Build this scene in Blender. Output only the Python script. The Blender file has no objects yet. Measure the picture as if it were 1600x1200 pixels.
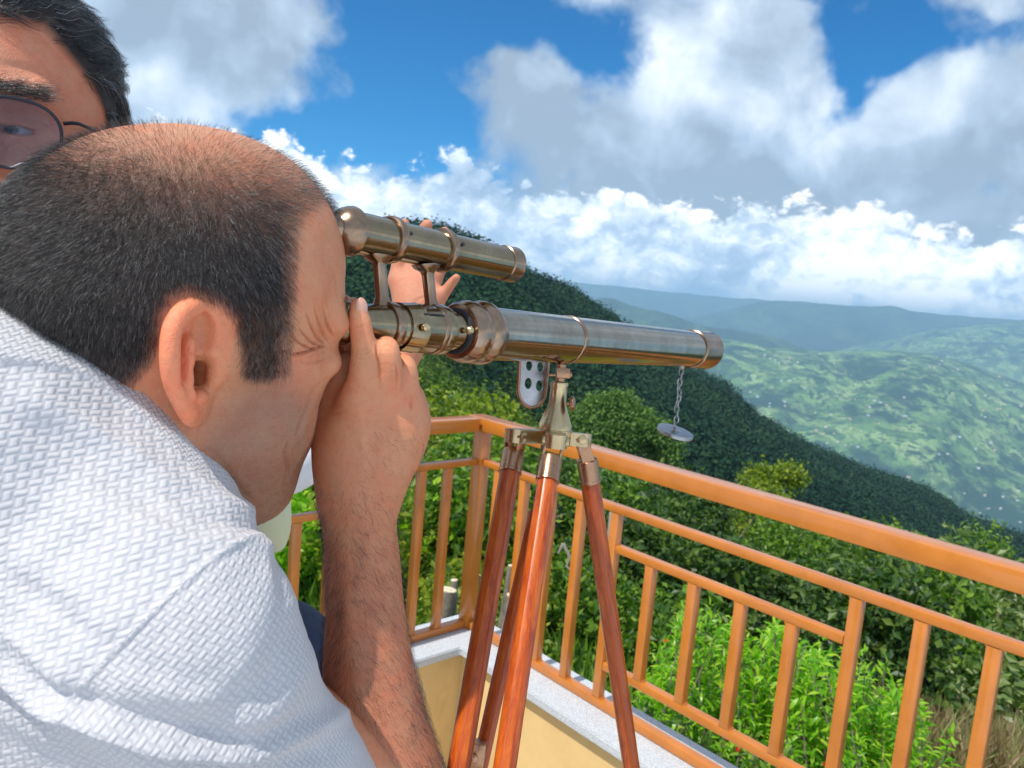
import bpy, bmesh, math, random
import numpy as np
from mathutils import Vector, Matrix, Euler
rng = np.random.default_rng(7)
HAZE_D = 1.3e-4
random.seed(7)
C = bpy.context.scene.collection
scene = bpy.context.scene
# ---------------------------------------------------------------- camera
FPX = 1200.0                       # focal length in pixels of the 1600 px wide photograph
PITCH, ROLL, CAMZ = math.radians(6.85), math.radians(5.12), 1.60
cp, sp, cr_, sr_ = math.cos(PITCH), math.sin(PITCH), math.cos(ROLL), math.sin(ROLL)
fwd = Vector((0, cp, -sp)); up0 = Vector((0, sp, cp)); rt0 = Vector((1, 0, 0))
# the picture is rolled: the horizon drops to the right
RX = rt0 * cr_ - (-up0) * 0 + up0 * sr_ * 1.0
RX = (rt0 * cr_ + up0 * sr_)       # image right
RD = (-up0 * cr_ + rt0 * sr_)      # image down
CAMP = Vector((0, 0, CAMZ))
MC = np.array([[*RX], [*RD], [*fwd]]).T          # camera metric (right, down, depth) -> world
def W(p):                                        # camera metric -> world
    return MC @ np.asarray(p, float) + np.array(CAMP)
def Pc(u, v, d):                                 # photo pixel + depth -> camera metric
    return np.array([(u - 800) / FPX * d, (v - 600) / FPX * d, d])
def P(u, v, d): return Vector(W(Pc(u, v, d)))
def D(v):                                        # direction
    return Vector(MC @ np.asarray(v, float))
cam_d = bpy.data.cameras.new('camera'); cam = bpy.data.objects.new('camera', cam_d); C.objects.link(cam)
cam_d.sensor_width = 36; cam_d.lens = 36 * FPX / 1600
cam_d.clip_start = 0.02; cam_d.clip_end = 60000
M = Matrix.Identity(4)
for i in range(3):
    M[i][0] = RX[i]; M[i][1] = -RD[i]; M[i][2] = -fwd[i]; M[i][3] = CAMP[i]
cam.matrix_world = M
cam_d.dof.use_dof = True; cam_d.dof.focus_distance = 0.62; cam_d.dof.aperture_fstop = 17
scene.camera = cam
# ---------------------------------------------------------------- light
SUN = Vector((-0.375, -0.335, 0.86)).normalized()   # towards the sun
el = math.asin(SUN.z); azs = math.atan2(SUN.x, SUN.y)
sd = bpy.data.lights.new('sun', 'SUN'); sd.energy = 3.7; sd.angle = math.radians(0.53); sd.color = (1, .95, .88)
so = bpy.data.objects.new('sun', sd); C.objects.link(so)
so.rotation_euler = SUN.to_track_quat('Z', 'Y').to_euler(); so.location = (0, 0, 30)
scene.view_settings.view_transform = 'Standard'; scene.view_settings.look = 'None'
scene.view_settings.exposure = 0.36; scene.view_settings.gamma = 1
try:
    scene.cycles.max_bounces = 6; scene.cycles.volume_bounces = 0; scene.cycles.transparent_max_bounces = 8
    scene.cycles.use_denoising = True
except Exception: pass

class NT:
    """small node-tree helper"""
    def __init__(s, nt): s.nt = nt; s.x = 0
    def n(s, typ, props=None, **inp):
        nd = s.nt.nodes.new(typ); s.x += 40; nd.location = (s.x, 0)
        for k, v in (props or {}).items(): setattr(nd, k, v)
        for k, v in inp.items():
            key = int(k[1:]) if k[0] == 'i' and k[1:].isdigit() else k.replace('_', ' ')
            s.set(nd, key, v)
        return nd
    def set(s, nd, key, v):
        sock = nd.inputs[key]
        if isinstance(v, bpy.types.NodeSocket): s.nt.links.new(v, sock)
        elif isinstance(v, bpy.types.Node): s.nt.links.new(v.outputs[0], sock)
        else:
            if isinstance(v, (tuple, list)) and sock.type == 'RGBA' and len(v) == 3: v = (*v, 1)
            sock.default_value = v
    def m(s, op, a, b=0.0, c=None, clamp=False):
        nd = s.nt.nodes.new('ShaderNodeMath'); nd.operation = op; nd.use_clamp = clamp
        s.set(nd, 0, a); s.set(nd, 1, b)
        if c is not None: s.set(nd, 2, c)
        return nd.outputs[0]
    def vm(s, op, a, b=(0, 0, 0), sc=None):
        nd = s.nt.nodes.new('ShaderNodeVectorMath'); nd.operation = op
        s.set(nd, 0, a)
        if op == 'SCALE': s.set(nd, 3, sc)
        else: s.set(nd, 1, b)
        return nd.outputs['Value'] if op in ('DOT_PRODUCT', 'LENGTH', 'DISTANCE') else nd.outputs[0]
    def noise(s, vec, scale, detail=4, rough=.5, dist=0, out='Fac'):
        nd = s.nt.nodes.new('ShaderNodeTexNoise')
        if vec is not None: s.set(nd, 'Vector', vec)
        nd.inputs['Scale'].default_value = scale; nd.inputs['Detail'].default_value = detail
        nd.inputs['Roughness'].default_value = rough; nd.inputs['Distortion'].default_value = dist
        return nd.outputs[out]
    def ramp(s, fac, stops, interp='LINEAR'):
        nd = s.nt.nodes.new('ShaderNodeValToRGB'); s.set(nd, 0, fac); r = nd.color_ramp; r.interpolation = interp
        while len(r.elements) < len(stops): r.elements.new(0.5)
        for e, (p, c) in zip(r.elements, stops):
            e.position = p; e.color = (*c, 1) if len(c) == 3 else c
        return nd.outputs[0]
    def mix(s, fac, a, b, typ='MIX'):
        nd = s.nt.nodes.new('ShaderNodeMix'); nd.data_type = 'RGBA'; nd.blend_type = typ
        s.set(nd, 0, fac); s.set(nd, 6, a); s.set(nd, 7, b); return nd.outputs[2]
    def mr(s, v, a, b, c=0., d=1., smooth=False):
        nd = s.nt.nodes.new('ShaderNodeMapRange'); s.set(nd, 0, v)
        if smooth: nd.interpolation_type = 'SMOOTHSTEP'
        for k, x in zip((1, 2, 3, 4), (a, b, c, d)): s.set(nd, k, x)
        return nd.outputs[0]
def material(name):
    m = bpy.data.materials.new(name); m.use_nodes = True; nt = m.node_tree; nt.nodes.clear()
    t = NT(nt); out = nt.nodes.new('ShaderNodeOutputMaterial')
    b = nt.nodes.new('ShaderNodeBsdfPrincipled'); nt.links.new(b.outputs[0], out.inputs[0])
    t.out = out; t.b = b
    return m, t
def bump(t, h, strength=.5, dist=.001):
    nd = t.nt.nodes.new('ShaderNodeBump'); t.set(nd, 'Height', h); nd.inputs['Strength'].default_value = strength
    nd.inputs['Distance'].default_value = dist; t.nt.links.new(nd.outputs[0], t.b.inputs['Normal']); return nd

# ---------------------------------------------------------------- sky
world = bpy.data.worlds.new('World'); scene.world = world; world.use_nodes = True
wt = world.node_tree; wt.nodes.clear(); t = NT(wt)
wo = wt.nodes.new('ShaderNodeOutputWorld'); bg = wt.nodes.new('ShaderNodeBackground'); wt.links.new(bg.outputs[0], wo.inputs[0])
sky = wt.nodes.new('ShaderNodeTexSky'); sky.sky_type = 'NISHITA'; sky.sun_disc = False
sky.sun_elevation = el; sky.sun_rotation = azs; sky.altitude = 1500; sky.air_density = 1.0; sky.dust_density = .4; sky.ozone_density = 3
tc = wt.nodes.new('ShaderNodeTexCoord'); dv = tc.outputs['Generated']
sep = t.n('ShaderNodeSeparateXYZ', i0=dv)
AZ = t.m('ARCTAN2', sep.outputs[0], sep.outputs[1]); EL = t.m('ARCSINE', sep.outputs[2])
def azel(u, v):
    d = P(u, v, 1) - CAMP; d.normalize(); return math.atan2(d.x, d.y), math.asin(d.z)

def blobsum(items, X, Y):
    """soft elliptical regions of the sky (azimuth / elevation), summed"""
    tot = None
    for (u, v, ru, rv, rot, am) in items:
        az0, el0 = azel(u, v); c, s_ = math.cos(rot), math.sin(rot)
        xx = t.m('MULTIPLY_ADD', X, c * FPX / ru, t.m('MULTIPLY_ADD', Y, s_ * FPX / ru, -(az0 * c + el0 * s_) * FPX / ru))
        yy = t.m('MULTIPLY_ADD', Y, c * FPX / rv, t.m('MULTIPLY_ADD', X, -s_ * FPX / rv, -(el0 * c - az0 * s_) * FPX / rv))
        r2 = t.m('MULTIPLY_ADD', xx, xx, t.m('MULTIPLY', yy, yy))
        g = t.m('POWER', 2.718, t.m('MULTIPLY', r2, -1.0))
        tot = t.m('MULTIPLY', g, am) if tot is None else t.m('MULTIPLY_ADD', g, am, tot)
    return tot
nA = t.noise(dv, 5.5, 4, .55, out='Color')
sA = t.n('ShaderNodeSeparateXYZ', i0=nA)
AZw = t.m('MULTIPLY_ADD', sA.outputs[0], .26, t.m('ADD', AZ, -.13)); ELw = t.m('MULTIPLY_ADD', sA.outputs[1], .26, t.m('ADD', EL, -.13))
# blue gaps
gaps = blobsum([(625, 110, 85, 140, .40, 1.15), (500, 235, 150, 50, .15, 1.0), (790, 35, 150, 55, 0, .85), (885, 110, 55, 45, 0, .7),
    (1360, 70, 70, 60, .5, 1.0), (1540, 25, 90, 40, 0, .8), (690, 0, 120, 60, 0, .5), (600, 240, 60, 60, 0, .5), (1290, -160, 300, 90, 0, .5), (300, -300, 300, 120, 0, .6)], AZw, ELw)
n1 = t.noise(dv, 7.5, 7, .60)
hi = t.m('SUBTRACT', t.m('MULTIPLY_ADD', t.m('SUBTRACT', n1, .5), 1.9, .76), gaps)
hi_a = t.mr(hi, .05, .62, 0, 1, True)
# light and shade of the high layer
n2 = t.noise(dv, 11.0, 5, .5, .4); n2b = t.noise(t.vm('ADD', dv, (-.02, 0, .045)), 11.0, 5, .5, .4)
n3 = t.noise(dv, 3.2, 2, .4)
ht = t.m('MULTIPLY_ADD', t.m('SUBTRACT', n2, n2b), 1.5, t.m('MULTIPLY_ADD', t.m('SUBTRACT', n3, .5), 1.3, .27))
ht = t.m('ADD', ht, blobsum([(1150, 290, 460, 100, -.08, -.50), (220, 30, 240, 110, 0, -.28), (850, 190, 90, 70, .3, .28), (1060, 110, 150, 110, 0, .36),
    (1480, 160, 190, 80, 0, .30), (735, 190, 50, 90, 0, -.10), (640, 100, 40, 60, 0, .35), (330, 170, 130, 40, 0, .22), (1560, 250, 120, 50, 0, -.25)], AZw, ELw), clamp=True)
hi_c = t.ramp(ht, [(0, (.30, .37, .46)), (.35, (.43, .53, .65)), (.7, (.66, .75, .84)), (1, (.90, .95, .99))])
# cumulus bank above the horizon
dz = t.vm('MULTIPLY', dv, (1, 1, 1.35))
dd_ = t.vm('ADD', dz, t.vm('SCALE', t.vm('SUBTRACT', t.noise(dz, 26, 4, .6, out='Color'), (.5, .5, .5)), sc=.05))
def billow(vec, sc, det=2.5):
    v = t.n('ShaderNodeTexVoronoi', {'feature': 'F1'}, Vector=vec, Scale=sc); v.inputs['Detail'].default_value = det
    v.inputs['Roughness'].default_value = .62; v.inputs['Lacunarity'].default_value = 2.3
    try: v.normalize = True
    except Exception: pass
    return v.outputs['Distance']
b1 = billow(dd_, 13.0); b2 = billow(t.vm('ADD', dd_, (-.010, -.004, .020)), 13.0)
AZc = t.m('MINIMUM', t.m('MAXIMUM', AZ, -1.2), 1.2)
lim = t.m('ADD', .152, blobsum([(560, 330, 90, 600, 0, -.030), (1300, 400, 480, 900, 0, -.058), (100, 250, 260, 900, 0, -.03)], AZ, EL))
lim = t.m('MULTIPLY_ADD', t.m('SUBTRACT', sA.outputs[2], .5), .14, lim)
q = t.m('SUBTRACT', t.m('MULTIPLY_ADD', t.m('SUBTRACT', .45, b1), .16, lim), EL)
cu_a = t.m('MULTIPLY', t.mr(q, 0, .016, 0, 1, True), .97)
cl = t.m('MULTIPLY_ADD', t.m('SUBTRACT', b2, b1), 2.6, t.m('MULTIPLY_ADD', t.m('SUBTRACT', .42, b1), .55, .42))
cl = t.m('MULTIPLY_ADD', t.m('SUBTRACT', n3, .52), 1.9, t.m('MULTIPLY_ADD', t.m('SUBTRACT', n1, .5), 1.5, cl))
cl = t.m('ADD', t.m('ADD', cl, t.mr(EL, .03, .09, .26, 0)), t.mr(q, .0, .10, .20, -.06), clamp=True)
cu_c = t.ramp(cl, [(0, (.34, .45, .60)), (.35, (.50, .62, .77)), (.62, (.80, .88, .95)), (.85, (1.08, 1.10, 1.10)), (1, (1.22, 1.2, 1.18))])
SK = 10.5
skyc = t.mix(1.0, sky.outputs[0], (0.0, 0.62, 1.02), 'MULTIPLY')
c1 = t.mix(t.m('MULTIPLY', hi_a, .96), skyc, t.vm('SCALE', hi_c, sc=SK))
c2 = t.mix(cu_a, c1, t.vm('SCALE', cu_c, sc=t.m('MULTIPLY', t.mr(EL, .0, .11, 1.22, 1.0), SK)))
wt.links.new(c2, bg.inputs[0]); bg.inputs[1].default_value = 0.10
try: world.cycles.sampling_method = 'MANUAL'; world.cycles.sample_map_resolution = 1024
except Exception: pass

# ---------------------------------------------------------------- object helpers
def link(o, parent=None):
    C.objects.link(o)
    if parent is not None: o.parent = parent; o.matrix_parent_inverse = parent.matrix_world.inverted()
    return o
def tag(o, label=None, cat=None, group=None, kind=None):
    if label: o['label'] = label
    if cat: o['category'] = cat
    if group: o['group'] = group
    if kind: o['kind'] = kind
    return o
def thing(name, loc, label, cat, group=None, kind=None):
    o = bpy.data.objects.new(name, None); o.location = loc; o.empty_display_size = .05
    C.objects.link(o); bpy.context.view_layer.update() if False else None
    o.matrix_world = Matrix.Translation(Vector(loc))
    return tag(o, label, cat, group, kind)
def mesh_obj(name, verts, faces, mat, parent=None, smooth=True, sharp=35):
    me = bpy.data.meshes.new(name)
    verts = np.asarray(verts, float)
    if parent is not None: verts = verts - np.array(parent.matrix_world.translation)
    if isinstance(faces, np.ndarray):
        n = len(faces); k = faces.shape[1]
        me.vertices.add(len(verts)); me.vertices.foreach_set('co', verts.astype(np.float32).ravel())
        me.loops.add(n * k); me.loops.foreach_set('vertex_index', faces.astype(np.int32).ravel())
        me.polygons.add(n); me.polygons.foreach_set('loop_start', np.arange(0, n * k, k, dtype=np.int32))
        me.update(calc_edges=True); me.validate()
    else:
        me.from_pydata([tuple(v) for v in verts], [], [tuple(f) for f in faces]); me.update()
    me.polygons.foreach_set('use_smooth', np.full(len(me.polygons), bool(smooth)))
    if smooth and sharp:
        try: me.set_sharp_from_angle(angle=math.radians(sharp))
        except Exception: pass
    me.materials.append(mat)
    o = bpy.data.objects.new(name, me)
    C.objects.link(o)
    if parent is not None: o.parent = parent
    return o
class MB:
    """collects shapes into one mesh"""
    def __init__(s): s.v = []; s.f = []
    def add(s, v, f):
        k = len(s.v); s.v += [tuple(x) for x in v]; s.f += [tuple(i + k for i in q) for q in f]
    def lathe(s, o, ax, prof, seg=48, caps=True, ref=None, sides=None, twist=0):
        o = np.array(o, float); ax = np.array(Vector(ax).normalized())
        ref = np.array(ref if ref is not None else ((0, 0, 1) if abs(ax[2]) < .9 else (1, 0, 0)), float)
        a = np.cross(ax, ref); a /= np.linalg.norm(a); b = np.cross(ax, a)
        v = []; n = seg
        for tt, r in prof:
            for i in range(n):
                th = 2 * math.pi * i / n + twist
                v.append(o + ax * tt + (a * math.cos(th) + b * math.sin(th)) * r)
        f = []
        for k in range(len(prof) - 1):
            for i in range(n):
                j = (i + 1) % n; f.append((k * n + i, k * n + j, (k + 1) * n + j, (k + 1) * n + i))
        if caps:
            f.append(tuple(range(n - 1, -1, -1))); f.append(tuple((len(prof) - 1) * n + i for i in range(n)))
        s.add(v, f)
    def box(s, c, ax, ay, az, bev=0.0):
        """centre and three half-axis vectors, chamfered edges"""
        c = Vector(c); ax, ay, az = Vector(ax), Vector(ay), Vector(az)
        if bev <= 0:
            v = [c + ax * i + ay * j + az * k for i in (-1, 1) for j in (-1, 1) for k in (-1, 1)]
            s.add(v, [(0, 1, 3, 2), (4, 6, 7, 5), (0, 4, 5, 1), (2, 3, 7, 6), (0, 2, 6, 4), (1, 5, 7, 3)]); return
        bm = bmesh.new(); bmesh.ops.create_cube(bm, size=2)
        la, lb, lc = ax.length, ay.length, az.length
        for vv in bm.verts: vv.co = Vector((vv.co.x * la, vv.co.y * lb, vv.co.z * lc))
        bmesh.ops.bevel(bm, geom=bm.edges[:], offset=bev, segments=2, profile=.5, affect='EDGES')
        A, B, Cc = ax.normalized(), ay.normalized(), az.normalized()
        bm.verts.ensure_lookup_table()
        s.add([c + A * v.co.x + B * v.co.y + Cc * v.co.z for v in bm.verts], [[q.index for q in f.verts] for f in bm.faces]); bm.free()
    def bar(s, a, b, wy, wz, upv=(0, 0, 1), bev=.0015):
        a, b = Vector(a), Vector(b); d = (b - a); x = d.normalized(); y = Vector(upv).cross(x).normalized(); z = x.cross(y)
        s.box((a + b) / 2, d / 2, y * wy / 2, z * wz / 2, bev)
    def tube(s, pts, rad, seg=10, caps=True):
        pts = [np.array(p, float) for p in pts]; n = len(pts)
        if not hasattr(rad, '__len__'): rad = [rad] * n
        v = []; f = []; pa = None
        for i in range(n):
            tg = pts[min(i + 1, n - 1)] - pts[max(i - 1, 0)]; tg /= np.linalg.norm(tg) + 1e-12
            if pa is None:
                r = np.array((0, 0, 1.)) if abs(tg[2]) < .9 else np.array((1., 0, 0)); a = np.cross(tg, r)
            else: a = pa - tg * np.dot(pa, tg)
            a /= np.linalg.norm(a); pa = a; b = np.cross(tg, a)
            for k in range(seg):
                th = 2 * math.pi * k / seg; v.append(pts[i] + (a * math.cos(th) + b * math.sin(th)) * rad[i])
        for i in range(n - 1):
            for k in range(seg):
                j = (k + 1) % seg; f.append((i * seg + k, i * seg + j, (i + 1) * seg + j, (i + 1) * seg + k))
        if caps: f.append(tuple(range(seg - 1, -1, -1))); f.append(tuple((n - 1) * seg + k for k in range(seg)))
        s.add(v, f)
    def build(s, name, mat, parent=None, smooth=True, sharp=35):
        return mesh_obj(name, s.v, s.f, mat, parent, smooth, sharp)
# ================================================================ terrace railing and parapet
def paint_metal():
    m, t = material('painted_metal'); tc = t.n('ShaderNodeTexCoord').outputs['Object']
    n = t.noise(tc, 9, 5, .6); n2 = t.noise(tc, 180, 2, .5)
    chip = t.mr(t.noise(tc, 31, 6, .78), .70, .735)
    col = t.ramp(n, [(.3, (.45, .140, .012)), (.7, (.57, .188, .020))])
    col = t.mix(t.m('MULTIPLY', chip, .6), col, (.62, .42, .30))
    t.set(t.b, 'Base Color', col); t.b.inputs['Roughness'].default_value = .33
    t.set(t.b, 'Roughness', t.mr(n, .3, .7, .42, .55)); t.b.inputs['Specular IOR Level'].default_value = .35; t.b.inputs['Coat Weight'].default_value = .8; t.b.inputs['Coat Roughness'].default_value = .14
    bump(t, t.m('ADD', t.m('MULTIPLY', n2, .15), t.noise(tc, 40, 3, .5)), .45, .0016)
    return m
M_rail = paint_metal()
def granite():
    m, t = material('granite'); tc = t.n('ShaderNodeTexCoord').outputs['Object']
    v = t.n('ShaderNodeTexVoronoi', Vector=tc, Scale=330.0)
    n = t.noise(tc, 260, 3, .6); n3 = t.noise(tc, 6, 4, .6)
    col = t.ramp(n, [(.30, (.24, .27, .31)), (.5, (.48, .52, .56)), (.7, (.72, .74, .75))])
    col = t.mix(t.m('MULTIPLY', t.mr(v.outputs['Distance'], .0, .3, 1, 0), .35), col, (.13, .15, .17))
    col = t.mix(t.mr(n3, .35, .65, 0, .35), col, (.56, .58, .60))
    t.set(t.b, 'Base Color', col); t.b.inputs['Roughness'].default_value = .45; bump(t, n, .2, .0006); return m
M_gran = granite()
def plaster():
    m, t = material('yellow_plaster'); tc = t.n('ShaderNodeTexCoord').outputs['Object']
    n = t.noise(tc, 5, 6, .6); n2 = t.noise(tc, 120, 4, .6)
    t.set(t.b, 'Base Color', t.ramp(n, [(.25, (.55, .37, .15)), (.45, (.68, .47, .20)), (.75, (.75, .54, .26))])); t.b.inputs['Roughness'].default_value = .85
    bump(t, n2, .35, .001); return m
M_plas = plaster()
def strap():
    m, t = material('black_strap'); t.set(t.b, 'Base Color', (.02, .02, .025)); t.b.inputs['Roughness'].default_value = .7; return m
M_black = strap()
FLOOR = -.32
AZR = math.radians(137.54); AZL = AZR + math.pi / 2
dR = Vector((math.sin(AZR), math.cos(AZR), 0)); dL = Vector((math.sin(AZL), math.cos(AZL), 0))
COR = Vector((-.094, 2.9, 0))
inR = Vector(dL)                   # from the right rail inwards to the terrace
inL = Vector(dR)
ZT, Z1, Z2, Z3, Z4 = CAMZ - .531, CAMZ - .667, CAMZ - 1.292, CAMZ - .794, CAMZ - 1.163
rail = thing('terrace_railing', (COR.x, COR.y, Z2), 'orange brown painted metal railing turning a corner on the grey slab', 'railing')
bw = .030
mb = MB()
def post(d, s, z0, z1, w=bw, name='baluster'):
    m = MB(); c = COR + d * s
    inn = inR if d is dR else inL
    m.box((c.x, c.y, (z0 + z1) / 2) , d * w / 2, inn * w / 2, Vector((0, 0, (z1 - z0) / 2)), .0025)
    # small weld beads at both ends
    for zz in (z0 + .001, z1 - .001):
        for sx in (-1, 1):
            q = c + d * (w / 2 * sx); m.tube([q + inn * (w / 2) + Vector((0, 0, zz)), q - inn * (w / 2) + Vector((0, 0, zz))], .0022, 6)
    return m.build(name, M_rail, rail)
def hbar(d, s0, s1, zb, h, w, name):
    m = MB(); a = COR + d * s0; b = COR + d * s1; z = zb + h / 2
    m.bar((a.x, a.y, z), (b.x, b.y, z), w, h, bev=.003); return m.build(name, M_rail, rail)
hbar(dR, -.05, 2.95, ZT, .049, .075, 'top_rail'); hbar(dL, .0505, 2.2, ZT, .049, .075, 'top_rail')
hbar(dR, .02, 2.95, Z1, .024, .034, 'mid_rail'); hbar(dL, .025, 2.2, Z1, .024, .034, 'mid_rail')
hbar(dR, .02, 2.95, Z2 - .028, .028, .036, 'base_rail'); hbar(dL, .025, 2.2, Z2 - .028, .028, .036, 'base_rail')
post(dR, 0.0, Z2 - .028, ZT - .001, .050, 'corner_post')
off = .016
for s in (.130, .272, .412, .555, .708, 1.48, 1.631, 1.78, 1.93, 2.08): post(dR, s - off, Z2 + .0005, Z1 - .0005)
for s in (.862, 1.019, 1.174, 1.326): post(dR, s - off, Z4 + .0005, Z3 - .0005)
hbar(dR, .708, 1.448, Z3, .024, .030, 'panel_rail'); hbar(dR, .708, 1.448, Z4 - .026, .026, .030, 'panel_rail')
for s in (2.24, 2.40, 2.55): post(dR, s, Z4 + .0005, Z3 - .0005)
hbar(dR, 2.10, 2.9, Z3, .024, .030, 'panel_rail'); hbar(dR, 2.10, 2.9, Z4 - .026, .026, .030, 'panel_rail')
for s in (.155, .275, .39, .51): post(dL, s, Z2 + .0005, Z1 - .0005)
for s in (.63, .755, .88): post(dL, s, Z4 + .0005, Z3 - .0005)
hbar(dL, .53, 1.0, Z3, .024, .030, 'panel_rail'); hbar(dL, .53, 1.0, Z4 - .026, .026, .030, 'panel_rail')
for s in (1.02, 1.2, 1.35, 1.5, 1.65): post(dL, s, Z2 + .0005, Z1 - .0005)
# black tape round the top rail
m = MB(); a = COR + dR * .365; m.box((a.x, a.y, ZT + .0245), dR * .009, inR * .0388, Vector((0, 0, .0258)), .001)
tp = m.build('tape_band', M_black, rail); tp['label'] = 'black tape wrapped round the top rail'
# parapet
par = thing('parapet_wall', (COR.x, COR.y, 0), 'low yellow plastered parapet wall capped by a grey granite slab', 'parapet')
ZS = Z2 - .030
def L_prism(z0, z1, o_out, o_in, mat, name, bev):
    """an L shaped run along both sides of the corner between two offsets"""
    v = []
    a0 = COR - dR * o_out - dL * o_out; b0 = COR + dR * o_in + dL * o_in
    r_out = COR + dR * 3.6 - inR * o_out; r_in = COR + dR * 3.6 + inR * o_in
    l_out = COR + dL * 3.2 - inL * o_out; l_in = COR + dL * 3.2 + inL * o_in
    ring = [a0, r_out, r_in, b0, l_in, l_out]
    bm = bmesh.new(); lo = [bm.verts.new((p.x, p.y, z0)) for p in ring]; hi_ = [bm.verts.new((p.x, p.y, z1)) for p in ring]
    n = 6
    for i in range(n): bm.faces.new((lo[i], lo[(i + 1) % n], hi_[(i + 1) % n], hi_[i]))
    for q in ((0, 1, 2, 3), (0, 3, 4, 5)): bm.faces.new([hi_[i] for i in q]); bm.faces.new([lo[i] for i in reversed(q)])
    bmesh.ops.recalc_face_normals(bm, faces=bm.faces[:])
    if bev: bmesh.ops.bevel(bm, geom=[e for e in bm.edges if len(e.link_faces) == 2 and e.calc_face_angle() > .5], offset=bev, segments=2, affect='EDGES')
    vs = [tuple(v.co) for v in bm.verts]; bm.verts.index_update(); fs = [[q.index for q in f.verts] for f in bm.faces]; bm.free()
    return mesh_obj(name, vs, fs, mat, par)
L_prism(ZS - .032, ZS, .10, .135, M_gran, 'coping_slab', .004)
L_prism(FLOOR - .02, ZS - .0325, .08, .100, M_plas, 'wall', 0)
def tiles():
    m, t = material('floor_tiles'); tc = t.n('ShaderNodeTexCoord').outputs['Object']
    b = t.n('ShaderNodeTexBrick', {'offset': 0.0}, Vector=tc, Color1=(.42, .38, .33, 1), Color2=(.38, .35, .31, 1), Mortar=(.2, .19, .17, 1), Scale=1.0)
    b.inputs['Mortar Size'].default_value = .006; b.inputs['Brick Width'].default_value = .4; b.inputs['Row Height'].default_value = .4
    t.set(t.b, 'Base Color', t.mix(.4, b.outputs[0], t.ramp(t.noise(tc, 8, 5), [(.3, (.34, .31, .27)), (.7, (.48, .44, .38))]))); t.b.inputs['Roughness'].default_value = .5
    return m
q = [COR + dR * .099 + dL * .099, COR + dR * 3.6 + dL * .099, COR + dR * 3.6 + dL * 3.2, COR + dR * .099 + dL * 3.2]
fl = mesh_obj('terrace_floor', [(p.x, p.y, FLOOR) for p in q], [(0, 1, 2, 3)], tiles(), None, False); tag(fl, 'pale tiled terrace floor inside the parapet', None, None, 'structure')

# ================================================================ telescope
def brass(name, c1, c2, r0, r1, streak=True, stain=.5):
    m, t = material(name); tc = t.n('ShaderNodeTexCoord').outputs['Object']
    n = t.noise(tc, 26, 6, .62, .4); n2 = t.noise(tc, 300, 3, .6); n3 = t.noise(tc, 75, 5, .7, .8)
    col = t.mix(t.mr(n, .32, .68, 0, 1), c1, c2)
    col = t.mix(t.m('MULTIPLY', t.mr(n3, .52, .74, 0, 1), stain), col, (.20, .115, .07))
    t.set(t.b, 'Base Color', col); t.b.inputs['Metallic'].default_value = 1
    t.set(t.b, 'Roughness', t.m('ADD', t.mr(n, .3, .7, r0, r1), t.m('MULTIPLY', t.m('SUBTRACT', n2, .5), .12)))
    bump(t, t.m('ADD', n2, t.m('MULTIPLY', n3, .6)), .12, .0003)
    return m
M_tube = brass('aged_brass_tube', (.42, .37, .30), (.33, .27, .20), .11, .20, stain=.22)
M_brz = brass('bronze_tube', (.38, .29, .18), (.27, .20, .12), .12, .22, stain=.3)
M_ring = brass('copper_brass_ring', (.40, .27, .19), (.29, .19, .125), .15, .27, stain=.35)
M_gold = brass('polished_brass', (.60, .46, .27), (.50, .37, .20), .24, .36, stain=.15)
M_steel = brass('worn_steel', (.42, .42, .44), (.30, .29, .29), .22, .36, stain=.3)
M_cop = brass('copper_ferrule', (.46, .25, .15), (.36, .20, .12), .22, .34, stain=.35)
VP = np.array([850., -12., 1200.]); TD = VP / np.linalg.norm(VP)
def axis_pt(u, u0, v0, d0, vpu=1650., vpv=588.):
    """point of an axis through (u0,v0,d0) heading to the vanishing point, seen at column u"""
    k = (u - u0) / (vpu - u0); v = v0 + (vpv - v0) * k; d = d0 * (vpu - u0) / (vpu - u); return Pc(u, v, d)
MAINA = (760., 521., .6585); FINDA = (600., 372.5, .5566)
O_main = axis_pt(535, *MAINA); O_find = axis_pt(545, *FINDA)
def T_main(u): return float(np.dot(axis_pt(u, *MAINA) - O_main, TD))
def T_find(u): return float(np.dot(axis_pt(u, *FINDA) - O_find, TD))
def r_main(u, w): return w / 2 * axis_pt(u, *MAINA)[2] / FPX
def r_find(u, w): return w / 2 * axis_pt(u, *FINDA)[2] / FPX
TDW = D(TD)
tel_base = Vector(W(axis_pt(865, *MAINA)))
tel = thing('telescope', tel_base, 'antique brass telescope with a small finder tube mounted above the long barrel', 'telescope')
UPc = np.array([0, -1., 0]); UPc = UPc - TD * np.dot(UPc, TD); UPc /= np.linalg.norm(UPc); SDc = np.cross(TD, UPc)
def lat(name, pts, mat, which='m', seg=72, caps=True, parent=None):
    m = MB(); O = O_main if which == 'm' else O_find; Tf = T_main if which == 'm' else T_find; rf = r_main if which == 'm' else r_find
    m.lathe(W(O), TDW, [(Tf(u) + dt, rf(u, w)) for (u, w, dt) in pts], seg, caps)
    return m.build(name, mat, parent or tel, sharp=28)
def ringp(u, w, wid, h):       # half-round band profile
    return [(u, w, -wid), (u, w + h * .8, -wid * .8), (u, w + h, -wid * .3), (u, w + h, wid * .3), (u, w + h * .8, wid * .8), (u, w, wid)]
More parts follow.
